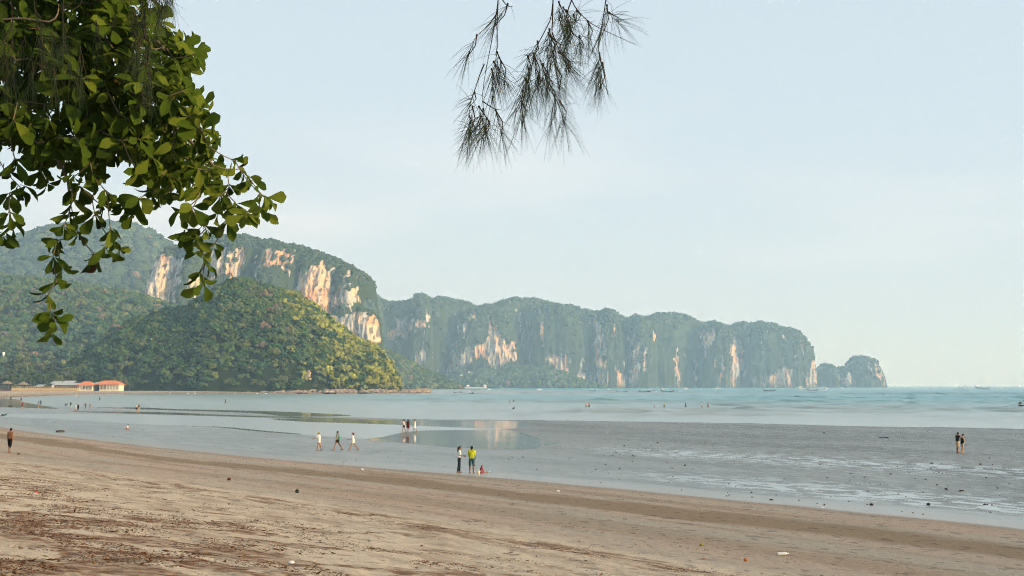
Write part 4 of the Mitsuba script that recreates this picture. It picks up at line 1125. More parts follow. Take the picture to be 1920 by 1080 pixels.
person(146.8, 745.5, 1.70, 0, 'tiny walker in pale blue near the far shore, the right one', top=(0.5, 0.55, 0.6), bottom=(0.2, 0.2, 0.25), group=GW)
person(194, 741.5, 1.70, 0, 'tiny figure in red at the waterline below the orange roofs', top=(0.5, 0.05, 0.05), bottom=(0.35, 0.25, 0.2), at=on_plane(194, 741.5, -0.1), group=GW)
person(187, 752.5, 1.65, 0, 'dark bather standing knee deep in the calm water below the orange roofs', top=(0.04, 0.06, 0.07), bottom=(0.03, 0.03, 0.03), at=on_plane(187, 752.5, -0.3), group=GW)
person(7, 779.5, 1.65, 285, 'sunbather in black lying on the wet sand at the left edge', skin=SKIN_BROWN, bottom=(0.012, 0.012, 0.014), top=(0.02, 0.12, 0.14), pose='lie', arms=((0.4, 0.5), (0.4, 0.5)), group=GW)
person(1491, 748, 1.70, 270, 'distant swimmer with white shirt chest deep off the end of the cliffs', at=on_plane(1491, 748, -1.0), top=W_, arms=((1.8, 0.5), (1.2, 0.4)), group=GW)


def dog(u, v, facing, label):
    key = numbered('dog')
    p = on_ground(u, v)
    b = [bone(((0, 0.22, 0.46), (0.10, 0.14, 0.14)), ((0, -0.22, 0.47), (0.085, 0.11, 0.105))), bone(((0, 0.30, 0.52), 0.085), ((0, 0.42, 0.66), 0.062)), bone(((0, 0.45, 0.69), 0.075), ((0, 0.62, 0.64), 0.035)),
         bone(((0, -0.30, 0.52), 0.03), ((0, -0.48, 0.66), 0.02), ((0, -0.42, 0.55), 0.02))]
    for s in (-1, 1):
        b += [bone(((s * 0.045, 0.43, 0.74), 0.02), ((s * 0.06, 0.42, 0.82), 0.01)), bone(((s * 0.07, 0.24, 0.40), 0.055), ((s * 0.07, 0.22, 0.20), 0.03)), bone(((s * 0.07, 0.22, 0.20), 0.03), ((s * 0.07, 0.25, 0.02), 0.024), ((s * 0.07, 0.29, 0.02), 0.022)),
              bone(((s * 0.07, -0.26, 0.42), 0.075), ((s * 0.08, -0.18, 0.26), 0.045)), bone(((s * 0.08, -0.18, 0.26), 0.042), ((s * 0.08, -0.34, 0.16), 0.026)), bone(((s * 0.08, -0.34, 0.16), 0.026), ((s * 0.08, -0.31, 0.02), 0.024), ((s * 0.08, -0.26, 0.02), 0.022))]
    m = merge(b, 0.05)
    M = np.eye(4)
    M[:3, :3] = rot([0, 0, 1], -math.radians(facing))
    M[:3, 3] = p
    m.apply_transform(M)
    put(key, m, cloth(0.016, 0.014, 0.013), 50)
    tag(key, label, 'dog')


dog(19.5, 764.5, 70, 'black dog standing on the wet sand at the left edge')
dog(124, 761, 95, 'black dog walking left of the family by the pool')
# ---------------------------------------------------------------- boats
for nm, c in (('hull_dark', (0.035, 0.032, 0.030)), ('hull_brown', (0.13, 0.075, 0.045)), ('hull_white', (0.75, 0.75, 0.74)), ('hull_red', (0.22, 0.03, 0.03)), ('canopy_grey', (0.38, 0.36, 0.34)), ('canopy_blue', (0.05, 0.16, 0.42)), ('canopy_white', (0.7, 0.68, 0.64)),
              ('boat_wood', (0.22, 0.14, 0.08)), ('engine_metal', (0.06, 0.06, 0.065)), ('ribbon', (0.55, 0.10, 0.08)), ('deck_orange', (0.45, 0.14, 0.05))):
    paint(nm, c, 0.6, 0.3)


def loft(xs, half, keel, gun, inner=0.75):
    """an open hull along +x: sections of half width, keel height and gunwale height, with an inside"""
    rows = []
    for x, w, k, g_ in zip(xs, half, keel, gun):
        rows.append([[x, -w, g_], [x, -w * 0.82, k + (g_ - k) * 0.45], [x, 0, k], [x, w * 0.82, k + (g_ - k) * 0.45], [x, w, g_], [x, w * 0.88, g_], [x, w * 0.70, k + (g_ - k) * inner], [x, -w * 0.70, k + (g_ - k) * inner], [x, -w * 0.88, g_], [x, -w, g_]])
    v = np.array(rows).reshape(-1, 3)
    f = grid_faces(len(xs), 10)
    return trimesh.Trimesh(v, np.vstack([f[:, [0, 1, 2]], f[:, [0, 2, 3]]]), process=False)


BOATS = {}


def long_tail(p, facing, length, label, hull='hull_dark', canopy='canopy_grey', tail=True):
    key = numbered('longtail_boat')
    s = length / 10.0
    xs = np.array([-5, -4.6, -3, -1, 1, 2.8, 4.0, 4.7, 5.2])
    pieces = [('hull', loft(xs, [0.35, 0.55, 0.8, 0.92, 0.9, 0.7, 0.42, 0.18, 0.05], [0.25, 0.0, -0.25, -0.3, -0.28, -0.15, 0.2, 0.75, 1.5], [0.75, 0.68, 0.55, 0.5, 0.55, 0.72, 1.05, 1.55, 2.3]), hull),
              ('prow', tube([[4.6, 0, 1.3], [5.0, 0, 1.75], [5.3, 0, 2.4], [5.42, 0, 2.95]], [0.10, 0.10, 0.08, 0.05], 6), 'boat_wood'), ('ribbon', tube([[5.12, 0, 2.0], [5.28, 0, 2.38]], [0.14, 0.13], 8), 'ribbon')]
    for x in (-2.6, -1.0, 0.6):
        pieces.append(('bench', box(x, x + 0.28, -0.72, 0.72, 0.30, 0.36), 'boat_wood'))
    if canopy:
        arc = np.linspace(-1, 1, 9)
        v = np.array([[x, 0.85 * a, 1.95 - 0.18 * a * a + dz] for x in (-3.4, 1.6) for dz in (0, 0.05) for a in arc])
        top = np.array([[18 + i, 19 + i, 1 + i, i] for i in range(8)])
        up = top + 9
        pieces.append(('canopy', trimesh.Trimesh(v, np.vstack([top[:, [0, 1, 2]], top[:, [0, 2, 3]], up[:, [2, 1, 0]], up[:, [3, 2, 0]]]), process=False), canopy))
        for x in (-3.2, 1.4):
            for q in (-0.78, 0.78):
                pieces.append(('post', tube([[x, q, 0.5], [x, q, 1.85]], 0.035, 5), 'boat_wood'))
    if tail:
        pieces += [('engine', join([box(-4.95, -4.2, -0.25, 0.25, 0.85, 1.35), box(-4.8, -4.45, -0.32, 0.32, 1.30, 1.52), tube([[-4.6, 0, 0.5], [-4.6, 0, 0.9]], 0.06, 6), tube([[-4.4, 0.1, 1.2], [-3.2, 0.15, 1.75]], 0.03, 5)]), 'engine_metal'),
                   ('propeller_shaft', tube([[-4.9, 0, 1.05], [-9.2, 0.3, 0.1]], 0.05, 6), 'engine_metal'), ('propeller', join([box(-9.32, -9.26, 0.14, 0.46, 0.04, 0.14), box(-9.32, -9.26, 0.26, 0.34, -0.08, 0.26)]), 'engine_metal')]
    M = T().translate(list(map(float, p))).rotate([0, 0, 1], float(facing)).scale(s)
    for nm, mesh, mat in pieces:
        ck = (nm, mat, len(mesh.faces), round(float(mesh.vertices[0, 0]), 3), round(float(mesh.vertices[0, 1]), 3))
        if ck not in BOATS:
            BOATS[ck] = mikit.ply(mesh, mat, 35)
        scene[numbered(key + '__' + nm)] = {**BOATS[ck], 'to_world': M}
    tag(key, label, 'boat', 'longtail boats on the bay')


def speed_boat(p, facing, length, label):
    key = numbered('speedboat')
    s = length / 8.0
    hull = loft(np.array([-4, -3.8, -1, 1.5, 3.2, 4.0, 4.3]), [1.1, 1.2, 1.25, 1.15, 0.75, 0.32, 0.06], [-0.2, -0.3, -0.35, -0.25, 0.05, 0.5, 0.95], [0.9, 0.92, 0.98, 1.08, 1.2, 1.26, 1.3], 0.9)
    cab = trimesh.Trimesh([[-2.6, -0.9, 0.9], [1.4, -0.8, 0.95], [-2.6, 0.9, 0.9], [1.4, 0.8, 0.95], [-2.3, -0.75, 2.0], [0.2, -0.7, 2.0], [-2.3, 0.75, 2.0], [0.2, 0.7, 2.0]], [[0, 1, 5], [0, 5, 4], [2, 6, 7], [2, 7, 3], [4, 5, 7], [4, 7, 6], [0, 4, 6], [0, 6, 2], [1, 3, 7], [1, 7, 5]], process=False)
    ros_ = box(-2.7, 0.6, -0.95, 0.95, 2.01, 2.08)
    win = join([box(-2.0, 0.1, -0.88, -0.80, 1.35, 1.8), box(-2.0, 0.1, 0.80, 0.88, 1.35, 1.8)])
    eng = join([box(-4.5, -4.05, -0.75, -0.25, 0.3, 1.25), box(-4.5, -4.05, 0.25, 0.75, 0.3, 1.25)])
    M = T().translate(list(map(float, p))).rotate([0, 0, 1], float(facing)).scale(s)
    for nm, mesh, mat in (('hull', hull, 'hull_white'), ('cabin', cab, 'hull_white'), ('roof', ros_, 'canopy_white'), ('window', win, 'engine_metal'), ('outboard_motor', eng, 'engine_metal')):
        if nm not in BOATS:
            BOATS[nm] = mikit.ply(mesh, mat, 35)
        scene[f'{key}__{nm}'] = {**BOATS[nm], 'to_world': M}
    tag(key, label, 'boat', 'white speedboats far out')


def afloat(u, v, z=0.0):
    return on_plane(u, v, z)


long_tail(afloat(875, 738.5), 180, 10.0, 'dark longtail boat with grey canopy anchored off the small beach', 'hull_dark', 'canopy_grey')
long_tail(afloat(859, 737.3), 170, 8.0, 'brown longtail boat left of the dark one off the small beach', 'hull_brown', None)
long_tail(afloat(752, 737.3), 180, 9.5, 'low open boat off the tip of the wooded headland', 'hull_dark', None, False)
long_tail(afloat(782, 735.0), 0, 12.0, 'long low dark boat just beyond the tip of the headland', 'hull_dark', None, False)
long_tail(afloat(682, 738.6), 185, 9.5, 'grey boat moored by the rocks near the end of the headland', 'hull_dark', 'canopy_grey', False)
long_tail(afloat(617, 738.8), 175, 10.5, 'boat with pale canopy moored by the middle of the rocks', 'hull_dark', 'canopy_white', False)
long_tail(afloat(567, 738.8), 182, 9.5, 'red brown boat moored left of the other boats under the headland', 'hull_red', 'canopy_grey', False)
long_tail(afloat(890, 731.6), 175, 12.0, 'faint pale longtail boat right of the small beach', 'canopy_grey', None)
long_tail(afloat(1112, 733.0), 20, 7.0, 'small boat with pale canopy left of the group of dark boats', 'hull_dark', 'canopy_white')
long_tail(afloat(1145, 732.0), 175, 12.0, 'slim faint longtail boat behind and left of the dark ones', 'canopy_grey', None)
long_tail(afloat(1166, 735.6), 5, 11.0, 'dark longtail boat with upright prow, left of the anchored pair', 'hull_dark', None)
long_tail(afloat(1209, 735.4), 5, 12.0, 'dark longtail boat with canopy, front one of the anchored pair', 'hull_dark', 'canopy_grey')
long_tail(afloat(1221, 733.8), 8, 9.0, 'dark longtail boat, rear one of the anchored pair', 'hull_dark', 'canopy_white')
long_tail(afloat(1251, 734.6), 178, 13.0, 'low dark longtail boat right of the anchored pair', 'hull_dark', None)
long_tail(afloat(1442, 733.4), 175, 14.0, 'longtail boat under way before the last cliffs', 'hull_dark', None)
long_tail(afloat(1522, 732.2), 178, 15.0, 'longtail boat with small canopy near the gap before the islet', 'hull_dark', 'canopy_grey')
long_tail(afloat(1842, 728.6), 178, 34.0, 'dark open boat far out on the horizon at the right', 'hull_dark', None, False)
for u, v, ln, lab in ((1012, 730.8, 14, 'tiny white speedboat left of the group of longtail boats'), (1140, 731.4, 11, 'white speedboat behind the first dark longtail boat'), (1242, 731.0, 16, 'white speedboat with cabin behind the low dark longtail boat'), (1284, 730.4, 24, 'white speedboat trailing a wake right of the longtail boats'),
                      (1344, 728.9, 22, 'white speedboat below the orange cliff stripe'), (1500, 729.0, 30, 'white speedboat in front of the gap before the islet'), (1549, 728.8, 22, 'white speedboat at the left foot of the islet'), (1579, 728.4, 18, 'small white speedboat at the middle of the islet'), (1808, 726.9, 55, 'white cruise boat on the open horizon at the right'),
                      (917, 730.8, 10, 'white speedboat beside the right end of the small beach')):
    speed_boat(afloat(u, v), 180 if ln > 15 else 10, ln * 0.55, lab)
for u, v, ln in ((1222, 735.0, 5.0), (1290, 730.9, 22), (1532, 732.5, 14), (1352, 729.4, 14)):   # white water behind moving boats
    p = afloat(u, v, 0.05)
    k = numbered('wake')
    gg = np.random.default_rng(int(u))
    c_ = p + np.c_[gg.uniform(-ln, ln, 30), gg.normal(0, 1.2, 30), gg.uniform(0, 0.25, 30)]
    m_, _ = puffs(c_, gg.uniform(0.2, 0.55, 30), np.ones((30, 3)), 0.3, 0.5)
    put(k, m_, cloth(0.8, 0.8, 0.8))
    tag(k, kind='stuff')
    tag(k, {1222: 'white water at the stern of the anchored pair', 1290: 'white wake behind the speedboat right of the longtail boats', 1532: 'white wake behind the longtail boat near the gap', 1352: 'white wake below the orange cliff stripe'}[u], 'wake', None)

# the longtail boat cut off by the right edge of the view
long_tail(afloat(1911, 763.2) + np.array([4.6, 0.2, 0]), 4, 9.5, 'blue and red longtail boat with its motor pole in the water at the right edge', 'hull_red', 'canopy_blue')

# ---------------------------------------------------------------- mooring buoys below the headland
for i, (u, v, c, lab) in enumerate(((248, 738.2, (0.8, 0.78, 0.74), 'white float, first from the left along the headland'), (291.5, 738.2, (0.8, 0.78, 0.74), 'white float, second from the left along the headland'), (312, 738.2, (0.6, 0.35, 0.2), 'dull orange float right of the second white one'),
                                    (318.5, 738.3, (0.8, 0.78, 0.74), 'white float beside the dull orange one'), (352.5, 738.4, (0.7, 0.6, 0.5), 'cream float left of a close pair'), (362.5, 738.2, (0.65, 0.3, 0.15), 'orange float, left of a close pair'), (365.5, 738.3, (0.8, 0.7, 0.6), 'pale float, right of a close pair'),
                                    (440.5, 738.2, (0.75, 0.5, 0.3), 'lone orange float under the middle of the headland'), (482, 738.6, (0.75, 0.72, 0.7), 'white float left of the moored boats'), (498, 738.6, (0.7, 0.6, 0.55), 'cream float nearest the moored boats'))):
    k = numbered('buoy')
    p = afloat(u, v, 0.05)
    rr_ = 0.62
    part(k, 'float', trimesh.Trimesh(ICO2_V * [rr_, rr_, rr_ * 0.9] + p + [0, 0, 0.2], ICO2_F, process=False), cloth(*c), True)
    part(k, 'ring', tube([p + [0, 0, 0.7], p + [0, 0, 0.95]], [0.12, 0.12], 6), cloth(0.1, 0.1, 0.1))
    tag(k, lab, 'buoy', 'mooring floats below the headland')

# ---------------------------------------------------------------- houses on the far beach
YH = 880.0
GZ = 2.0


def hx(u, y=YH):
    return (u - 960) / FOC * y


paint('tile_orange', mikit.proc(lambda p, n, uv: mix((0.50, 0.15, 0.06), (0.60, 0.23, 0.11), fbm(p.x * 1.2, p.y * 1.2, p.z * 3, 3))), 0.8, 0.2)
paint('wall_cream', mikit.proc(lambda p, n, uv: mix((0.60, 0.53, 0.42), (0.70, 0.64, 0.54), fbm(p.x * 0.5, p.y * 0.5, p.z * 0.9, 3))), 0.9, 0.1)
paint('wall_yellow', mikit.proc(lambda p, n, uv: mix((0.48, 0.36, 0.20), (0.62, 0.50, 0.31), fbm(p.x * 0.4, p.y * 0.5, p.z * 1.2, 4))), 0.9, 0.1)
paint('sheet_grey', mikit.proc(lambda p, n, uv: mix((0.26, 0.28, 0.29), (0.40, 0.42, 0.43), fbm(p.x * 0.5, p.y * 0.3, 0.0, 3))), 0.7, 0.3)
paint('thatch', mikit.proc(lambda p, n, uv: mix((0.16, 0.12, 0.085), (0.27, 0.22, 0.16), fbm(p.x * 2, p.y * 2, p.z * 6, 3))), 0.95, 0.05)
paint('dark_opening', (0.02, 0.022, 0.026), 0.5, 0.3)
paint('dark_glass', (0.03, 0.04, 0.05), 0.15, 0.6)
paint('sign_white', (0.78, 0.78, 0.78), 0.6, 0.3)
paint('timber', (0.12, 0.08, 0.055), 0.9, 0.1)


def hip_roof(x0, x1, y0, y1, z0, z1, inset, thick=0.18):
    ym = (y0 + y1) / 2
    v = np.array([[x0, y0, z0], [x1, y0, z0], [x1, y1, z0], [x0, y1, z0], [x0 + inset, ym, z1], [x1 - inset, ym, z1]])
    w = v - [0, 0, thick]
    w[4:, 2] -= thick
    f = [[0, 1, 5], [0, 5, 4], [1, 2, 5], [2, 3, 4], [2, 4, 5], [3, 0, 4]]
    f += [[b + 6, a + 6, c + 6] for a, b, c in f] + [[0, 6, 7], [0, 7, 1], [1, 7, 8], [1, 8, 2], [2, 8, 9], [2, 9, 3], [3, 9, 6], [3, 6, 0]]
    return trimesh.Trimesh(np.vstack([v, w]), f, process=False)


def house(label, u0, u1, r0, r1, v_wall, v_top, bays, open_bays=(), depth=9.0, inset=3.0, y=YH):
    k = numbered('beach_house')
    x0, x1 = hx(u0, y), hx(u1, y)
    zw, zt = at_depth(0, v_wall, y)[2], at_depth(0, v_top, y)[2]
    zb = GZ - 0.4
    part(k, 'wall', join([box(x0, x1, y + 0.4, y + depth, zb, zw), box(x0, x1, y, y + 0.4, zb, zb + 1.6), box(x0, x1, y, y + 0.4, zw - 0.5, zw)]), 'wall_cream')
    n = bays
    for i in range(n + 1):
        xc = x0 + 0.25 + (x1 - x0 - 0.5) * i / n
        part(k, 'pillar', box(xc - 0.25, xc + 0.25, y - 0.03, y + 0.38, zb + 1.6, zw - 0.5), 'wall_cream')
    for i in range(n):
        a = x0 + 0.25 + (x1 - x0 - 0.5) * i / n + 0.26
        b = x0 + 0.25 + (x1 - x0 - 0.5) * (i + 1) / n - 0.26
        wk = part(k, 'window', box(a, b, y + 0.30, y + 0.36, zb + 1.62, zw - 0.52), 'dark_glass' if i in open_bays else 'sheet_grey')
        part(wk, 'mullion', box((a + b) / 2 - 0.05, (a + b) / 2 + 0.05, y + 0.22, y + 0.29, zb + 1.62, zw - 0.52), 'wall_cream')
    rf = part(k, 'roof', hip_roof(hx(r0, y), hx(r1, y), y - 1.1, y + depth + 1.1, zw + 0.02, zt, inset), 'tile_orange')
    part(rf, 'ridge_cap', box(hx(r0, y) + inset, hx(r1, y) - inset, y + depth / 2 - 0.14, y + depth / 2 + 0.14, zt - 0.06, zt + 0.10), 'tile_orange')
    tag(k, label, 'house', 'beach houses with orange roofs')


house('left and smaller of the two cream houses with orange tiled roofs', 151, 176, 145, 179, 722.6, 715.2, 4, (1, 2, 3), inset=4.5)
house('right and longer of the two cream houses with orange tiled roofs', 189.5, 226, 179, 228.5, 720.8, 713.6, 6, (0, 1), depth=11.0, inset=5.0)


def shed(label, u0, u1, v_front, v_back, y, base, open_front=True, mat='sheet_grey', extra=()):
    k = numbered('beach_pavilion')
    x0, x1 = hx(u0, y), hx(u1, y)
    zf, zb_ = at_depth(0, v_front, y)[2], at_depth(0, v_back, y)[2]
    part(k, 'roof', trimesh.convex.convex_hull(np.array([[x0, y - 0.8, zf], [x1, y - 0.8, zf], [x0, y - 0.8, zf - 0.12], [x1, y - 0.8, zf - 0.12], [x0 + 0.6, y + 8, zb_], [x1 - 0.6, y + 8, zb_], [x0 + 0.6, y + 8, zb_ - 0.12], [x1 - 0.6, y + 8, zb_ - 0.12]])), mat)
    part(k, 'back_wall', box(x0 + 0.4, x1 - 0.4, y + 6.0, y + 6.3, base, zf - 0.15), 'dark_opening')
    part(k, 'floor', box(x0, x1, y - 0.5, y + 6.0, base - 0.6, base + 0.15), 'wall_cream')
    n = max(2, int((x1 - x0) / 3.2))
    for i in range(n + 1):
        xc = x0 + 0.3 + (x1 - x0 - 0.6) * i / n
        part(k, 'post', box(xc - 0.11, xc + 0.11, y - 0.3, y - 0.08, base, zf - 0.12), 'timber')
    part(k, 'counter', box(x0 + 0.8, x1 - 0.8, y + 1.0, y + 1.6, base + 0.15, base + 1.15), 'timber')
    tag(k, label, 'pavilion', 'open pavilions behind the sea wall')
    return k


shed('long open restaurant pavilion with dark front, left of the orange roofs', 101, 150, 722.0, 718.0, 884.0, GZ)
shed('pavilion with pale metal roof rising behind the dark open restaurant', 116, 141, 718.6, 713.8, 896.0, GZ)
shed('pavilion with green grey metal roof at the left end of the restaurant', 95, 114, 719.2, 714.4, 894.0, GZ)
shed('low pavilion with a grey roof between the thatched huts and the restaurant', 68, 84, 724.4, 720.6, 884.0, GZ)
shed('grey link roof between the two orange roofed houses', 174, 191, 721.4, 716.6, 886.0, GZ)


def hut(label, uc, half, v_eave, v_top, y):
    k = numbered('thatched_hut')
    xc, r = hx(uc, y), half / FOC * y
    ze, zt = at_depth(0, v_eave, y)[2], at_depth(0, v_top, y)[2]
    a = np.linspace(0, 2 * np.pi, 17)[:-1]
    prof = [(r, ze), (r * 0.62, ze + (zt - ze) * 0.45), (r * 0.3, ze + (zt - ze) * 0.8), (0.05, zt)]
    part(k, 'roof', trimesh.creation.revolve(np.array([(0.0, ze + 0.25), (r * 0.6, ze + 0.1)] + prof), sections=18, transform=trimesh.transformations.translation_matrix([xc, y, 0])), 'thatch')
    for i in range(6):
        an = i * math.pi / 3 + 0.3
        part(k, 'post', tube([[xc + r * 0.75 * math.cos(an), y + r * 0.75 * math.sin(an), GZ - 0.3], [xc + r * 0.75 * math.cos(an), y + r * 0.75 * math.sin(an), ze + 0.35]], 0.12, 6), 'timber')
    part(k, 'table', tube([[xc, y, GZ - 0.2], [xc, y, GZ + 0.72], [xc, y, GZ + 0.8]], [0.15, 0.15, r * 0.4], 10), 'timber')
    tag(k, label, 'hut', 'round thatched huts behind the sea wall')


hut('thatched hut nearest the left edge behind the red boats', 16, 11, 719.6, 713.6, 884.0)
hut('thatched hut standing behind the middle of the sea wall', 47, 11, 721.6, 715.4, 884.0)

# the sea wall with its row of posts
SW = 'sea_wall'
xa, xb = hx(25, 872), hx(150, 872)
zt = at_depth(0, 728.6, 872.0)[2]
part(SW, 'wall', box(xa, xb, 872.0, 873.0, 0.4, zt), 'wall_yellow')
part(SW, 'coping', box(xa - 0.1, xb + 0.1, 871.85, 873.15, zt + 0.003, zt + 0.22), 'wall_yellow')
for i in range(32):
    xc = xa + (xb - xa) * (i + 0.5) / 32
    part(SW, 'buttress', box(xc - 0.22, xc + 0.22, 871.45, 871.99, 0.4, zt - 0.25), 'wall_yellow')
    part(SW, 'post', box(xc - 0.16, xc + 0.16, 872.3, 872.62, zt + 0.225, zt + 1.35), 'wall_yellow')
part(SW, 'rail', box(xa, xb, 872.36, 872.56, zt + 1.36, zt + 1.5), 'wall_yellow')
tag(SW, 'long yellow sea wall with a row of posts in front of the pavilions', 'wall')
put('notice_board', join([box(hx(100.2, 879), hx(104.2, 879), 879.0, 879.1, at_depth(0, 726, 879)[2], at_depth(0, 721.8, 879)[2]), box(hx(100.6, 879), hx(101, 879), 879.1, 879.2, GZ - 0.2, at_depth(0, 722, 879)[2]), box(hx(103.4, 879), hx(103.8, 879), 879.1, 879.2, GZ - 0.2, at_depth(0, 722, 879)[2])]), 'sign_white')
tag('notice_board', 'blank white board at the left end of the dark restaurant', 'board')
put('terrace', box(hx(-60, 874), hx(229, 874), 873.02, 905.0, -0.5, GZ - 0.05), 'wall_yellow')
tag('terrace', kind='structure')

for u, v, lab, m in ((9, 733.2, 'orange boat drawn up on the sand left of the sea wall, the front one', 'deck_orange'), (19, 731.6, 'red boat drawn up on the sand left of the sea wall, the rear one', 'hull_red')):
    p = on_ground(u, v)
    long_tail(p + [0, 0, 0.3], 5, 9.0, lab, m, None, False)

# lamp post and water tower among the trees
paint('trunk_far', (0.16, 0.13, 0.10), 0.9, 0.1)
k = 'water_tower'
y = 985.0
p0, zt = hx(8, y), at_depth(0, 660, y)[2]
part(k, 'shaft', tube([[p0, y, 1], [p0, y, zt - 3]], [0.3, 0.25], 10), 'trunk_far', True)
part(k, 'tank', trimesh.creation.revolve(np.array([[0.0, zt - 3.6], [0.5, zt - 3.6], [1.1, zt - 1.7], [1.2, zt - 1.0], [0.8, zt - 0.2], [0, zt]]), sections=20, transform=trimesh.transformations.translation_matrix([p0, y, 0])), 'sign_white', 40)
tag(k, 'white mushroom shaped water tower among trees at the left edge', 'water tower')
k = 'street_lamp'
y = 930.0
p0, zt = hx(54, y), at_depth(0, 682, y)[2]
part(k, 'pole', tube([[p0, y, 1], [p0, y, zt]], [0.16, 0.10], 8), 'sheet_grey')
part(k, 'arm', tube([[p0 - 1.2, y, zt + 0.1], [p0 + 1.2, y, zt + 0.1]], 0.06, 6), 'sheet_grey')
part(k, 'lamp_head', box(p0 - 1.7, p0 - 1.0, y - 0.2, y + 0.2, zt - 0.05, zt + 0.08), 'sheet_grey')
part(k, 'lamp_head', box(p0 + 1.0, p0 + 1.7, y - 0.2, y + 0.2, zt - 0.05, zt + 0.08), 'sheet_grey')
tag(k, 'tall grey lamp post with two lamps among the trees by the huts', 'street lamp')

# ---------------------------------------------------------------- single trees behind the houses


def shore_tree(u, v_top, y, width, label, color, kind='round'):
    x, zt = hx(u, y), at_depth(0, v_top, y)[2]
    z0 = 1.5
    h = zt - z0
    w = width / FOC * y / 2
    gg = np.random.default_rng(int(u * 7 + v_top * 3))
    if kind == 'palm':
        k = numbered('palm_tree')
        top = np.array([x + gg.normal(0, 0.8), y, zt - 1.5])
        part(k, 'trunk', tube(dense(np.array([[x, y, z0 - 0.5], [x + 0.2, y, z0 + h * 0.5], top]), 0.8), 0.19, 7), 'trunk_far', True)
        fr = []
        for i in range(18):
            a = gg.uniform(0, 6.28)
            el = gg.uniform(-0.2, 1.1)
            d = np.array([math.cos(a) * math.cos(el), math.sin(a) * math.cos(el), math.sin(el)])
            L = w * gg.uniform(0.8, 1.2)
            t = np.linspace(0, 1, 7)[:, None]
            mid = top + d * L * t + np.array([0, 0, -1.0]) * (0.75 * L) * t**2
            s_ = np.cross(d, [0, 0, 1.0])
            s_ /= np.linalg.norm(s_) + 1e-9
            ww = 0.45 * np.sin(np.pi * np.clip(t, 0.06, 0.97)) ** 0.6
            v = np.stack([mid - s_ * ww - [0, 0, 0.3], mid, mid + s_ * ww - [0, 0, 0.3]], 1).reshape(-1, 3)
            f = grid_faces(7, 3)
            fr.append(trimesh.Trimesh(v, np.vstack([f[:, [0, 1, 2]], f[:, [0, 2, 3]]]), process=False))
        m_ = join(fr)
        scene[k + '__fronds'] = mikit.ply(m_, 'foliage_far', False, color=np.tile(color, (len(m_.vertices), 1)) * gg.uniform(0.8, 1.2, (len(m_.vertices), 1)))
        tag(k, label, 'palm tree', 'trees behind the beach houses')
        return
    k = numbered('shore_tree')
    tr_ = [tube(dense(np.array([[x, y, z0 - 0.5], [x + gg.normal(0, 0.3), y, z0 + h * 0.45], [x + gg.normal(0, 0.5), y, z0 + h * 0.8]]), 0.8), np.linspace(0.35, 0.12, len(dense(np.array([[0, 0, 0], [0, 0, h * 0.45], [0, 0, h * 0.8]]), 0.8)))[0] * 0.9, 7)]
    for i in range(5):
        a = gg.uniform(0, 6.28)
        b0 = np.array([x, y, z0 + h * gg.uniform(0.4, 0.65)])
        tr_.append(tube([b0, b0 + [math.cos(a) * w * 0.5, math.sin(a) * w * 0.5, h * 0.2]], [0.15, 0.06], 5))
    part(k, 'trunk', join(tr_), 'trunk_far', True)
    n = 110 if kind == 'round' else 70
    d = gg.normal(0, 1, (n, 3))
    d /= np.linalg.norm(d, axis=1, keepdims=True)
    rad = (0.5 + 0.5 * gg.random((n, 1))) ** 0.7
    cy = h * (0.30 if kind == 'round' else 0.36)
    c = np.array([x, y, zt - cy]) + d * rad * np.array([w, w, cy]) * 0.9
    if kind == 'open':
        c = c[(meshkit.noise(c / 2.2, 3) > 0.40)]
    m_, cc_ = puffs(c, gg.uniform(0.5, 1.05, len(c)) * w * 0.26, np.tile(color, (len(c), 1)) * gg.uniform(0.75, 1.25, (len(c), 1)), 0.4)
    put_colored(k + '__crown', m_, cc_)
    tag(k, label, 'tree', 'trees behind the beach houses')


G1, G2, G3, G4, G5 = (0.045, 0.070, 0.025), (0.032, 0.058, 0.024), (0.075, 0.095, 0.035), (0.095, 0.090, 0.045), (0.055, 0.068, 0.035)
for args in ((4, 702, 905, 26, 'bushy olive tree at the left edge behind the red boats', G5), (28, 668, 960, 40, 'tall grey green tree next to the water tower', G5, 'open'), (46, 658, 975, 34, 'pale tree with open crown high behind the lamp post', G3, 'open'), (26, 704, 900, 24, 'round tree behind the first thatched hut', G1), (42, 700, 905, 28, 'broad tree behind the second thatched hut', G1),
             (62, 696, 910, 32, 'dark rounded tree right of the second thatched hut', G2), (52, 686, 935, 30, 'leafy tree just behind the lamp post', G1), (78, 674, 960, 36, 'brownish open tree above the low pavilion', G4, 'open'), (84, 700, 912, 24, 'round tree left of the green grey metal roof', G1),
             (100, 694, 915, 26, 'rounded tree over the green grey metal roof', G2), (112, 702, 908, 22, 'small bright tree behind the restaurant', G3), (128, 690, 922, 36, 'broad domed tree behind the pale metal roof', G5), (146, 688, 925, 38, 'large domed tree behind the smaller orange roof', G1), (104, 676, 955, 34, 'greyish tall tree far behind the restaurant', G5),
             (140, 668, 965, 40, 'tall pale tree above the smaller orange roof', G3, 'open'), (172, 696, 920, 28, 'dark tree between the orange roofed houses', G2), (188, 690, 935, 34, 'dark leafy tree behind the longer orange roof', G2), (212, 696, 925, 30, 'dark tree behind the right half of the longer orange roof', G2),
             (233, 711, 893, 20, 'brown green bush like tree at the right end of the houses', G4), (246, 718, 898, 16, 'small dark tree right of the houses by the rocks', G2), (166, 664, 975, 40, 'tall dark tree high above the gap between orange roofs', G5),
             (30, 708, 890, 20, 'palm with drooping fronds between the two huts', G2, 'palm'), (92, 708, 890, 22, 'palm standing at the end of the low pavilion', G2, 'palm'), (60, 706, 892, 20, 'palm right of the second hut', G1, 'palm'), (88, 698, 900, 20, 'taller palm behind the other palms', G1, 'palm')):
    shore_tree(*args)
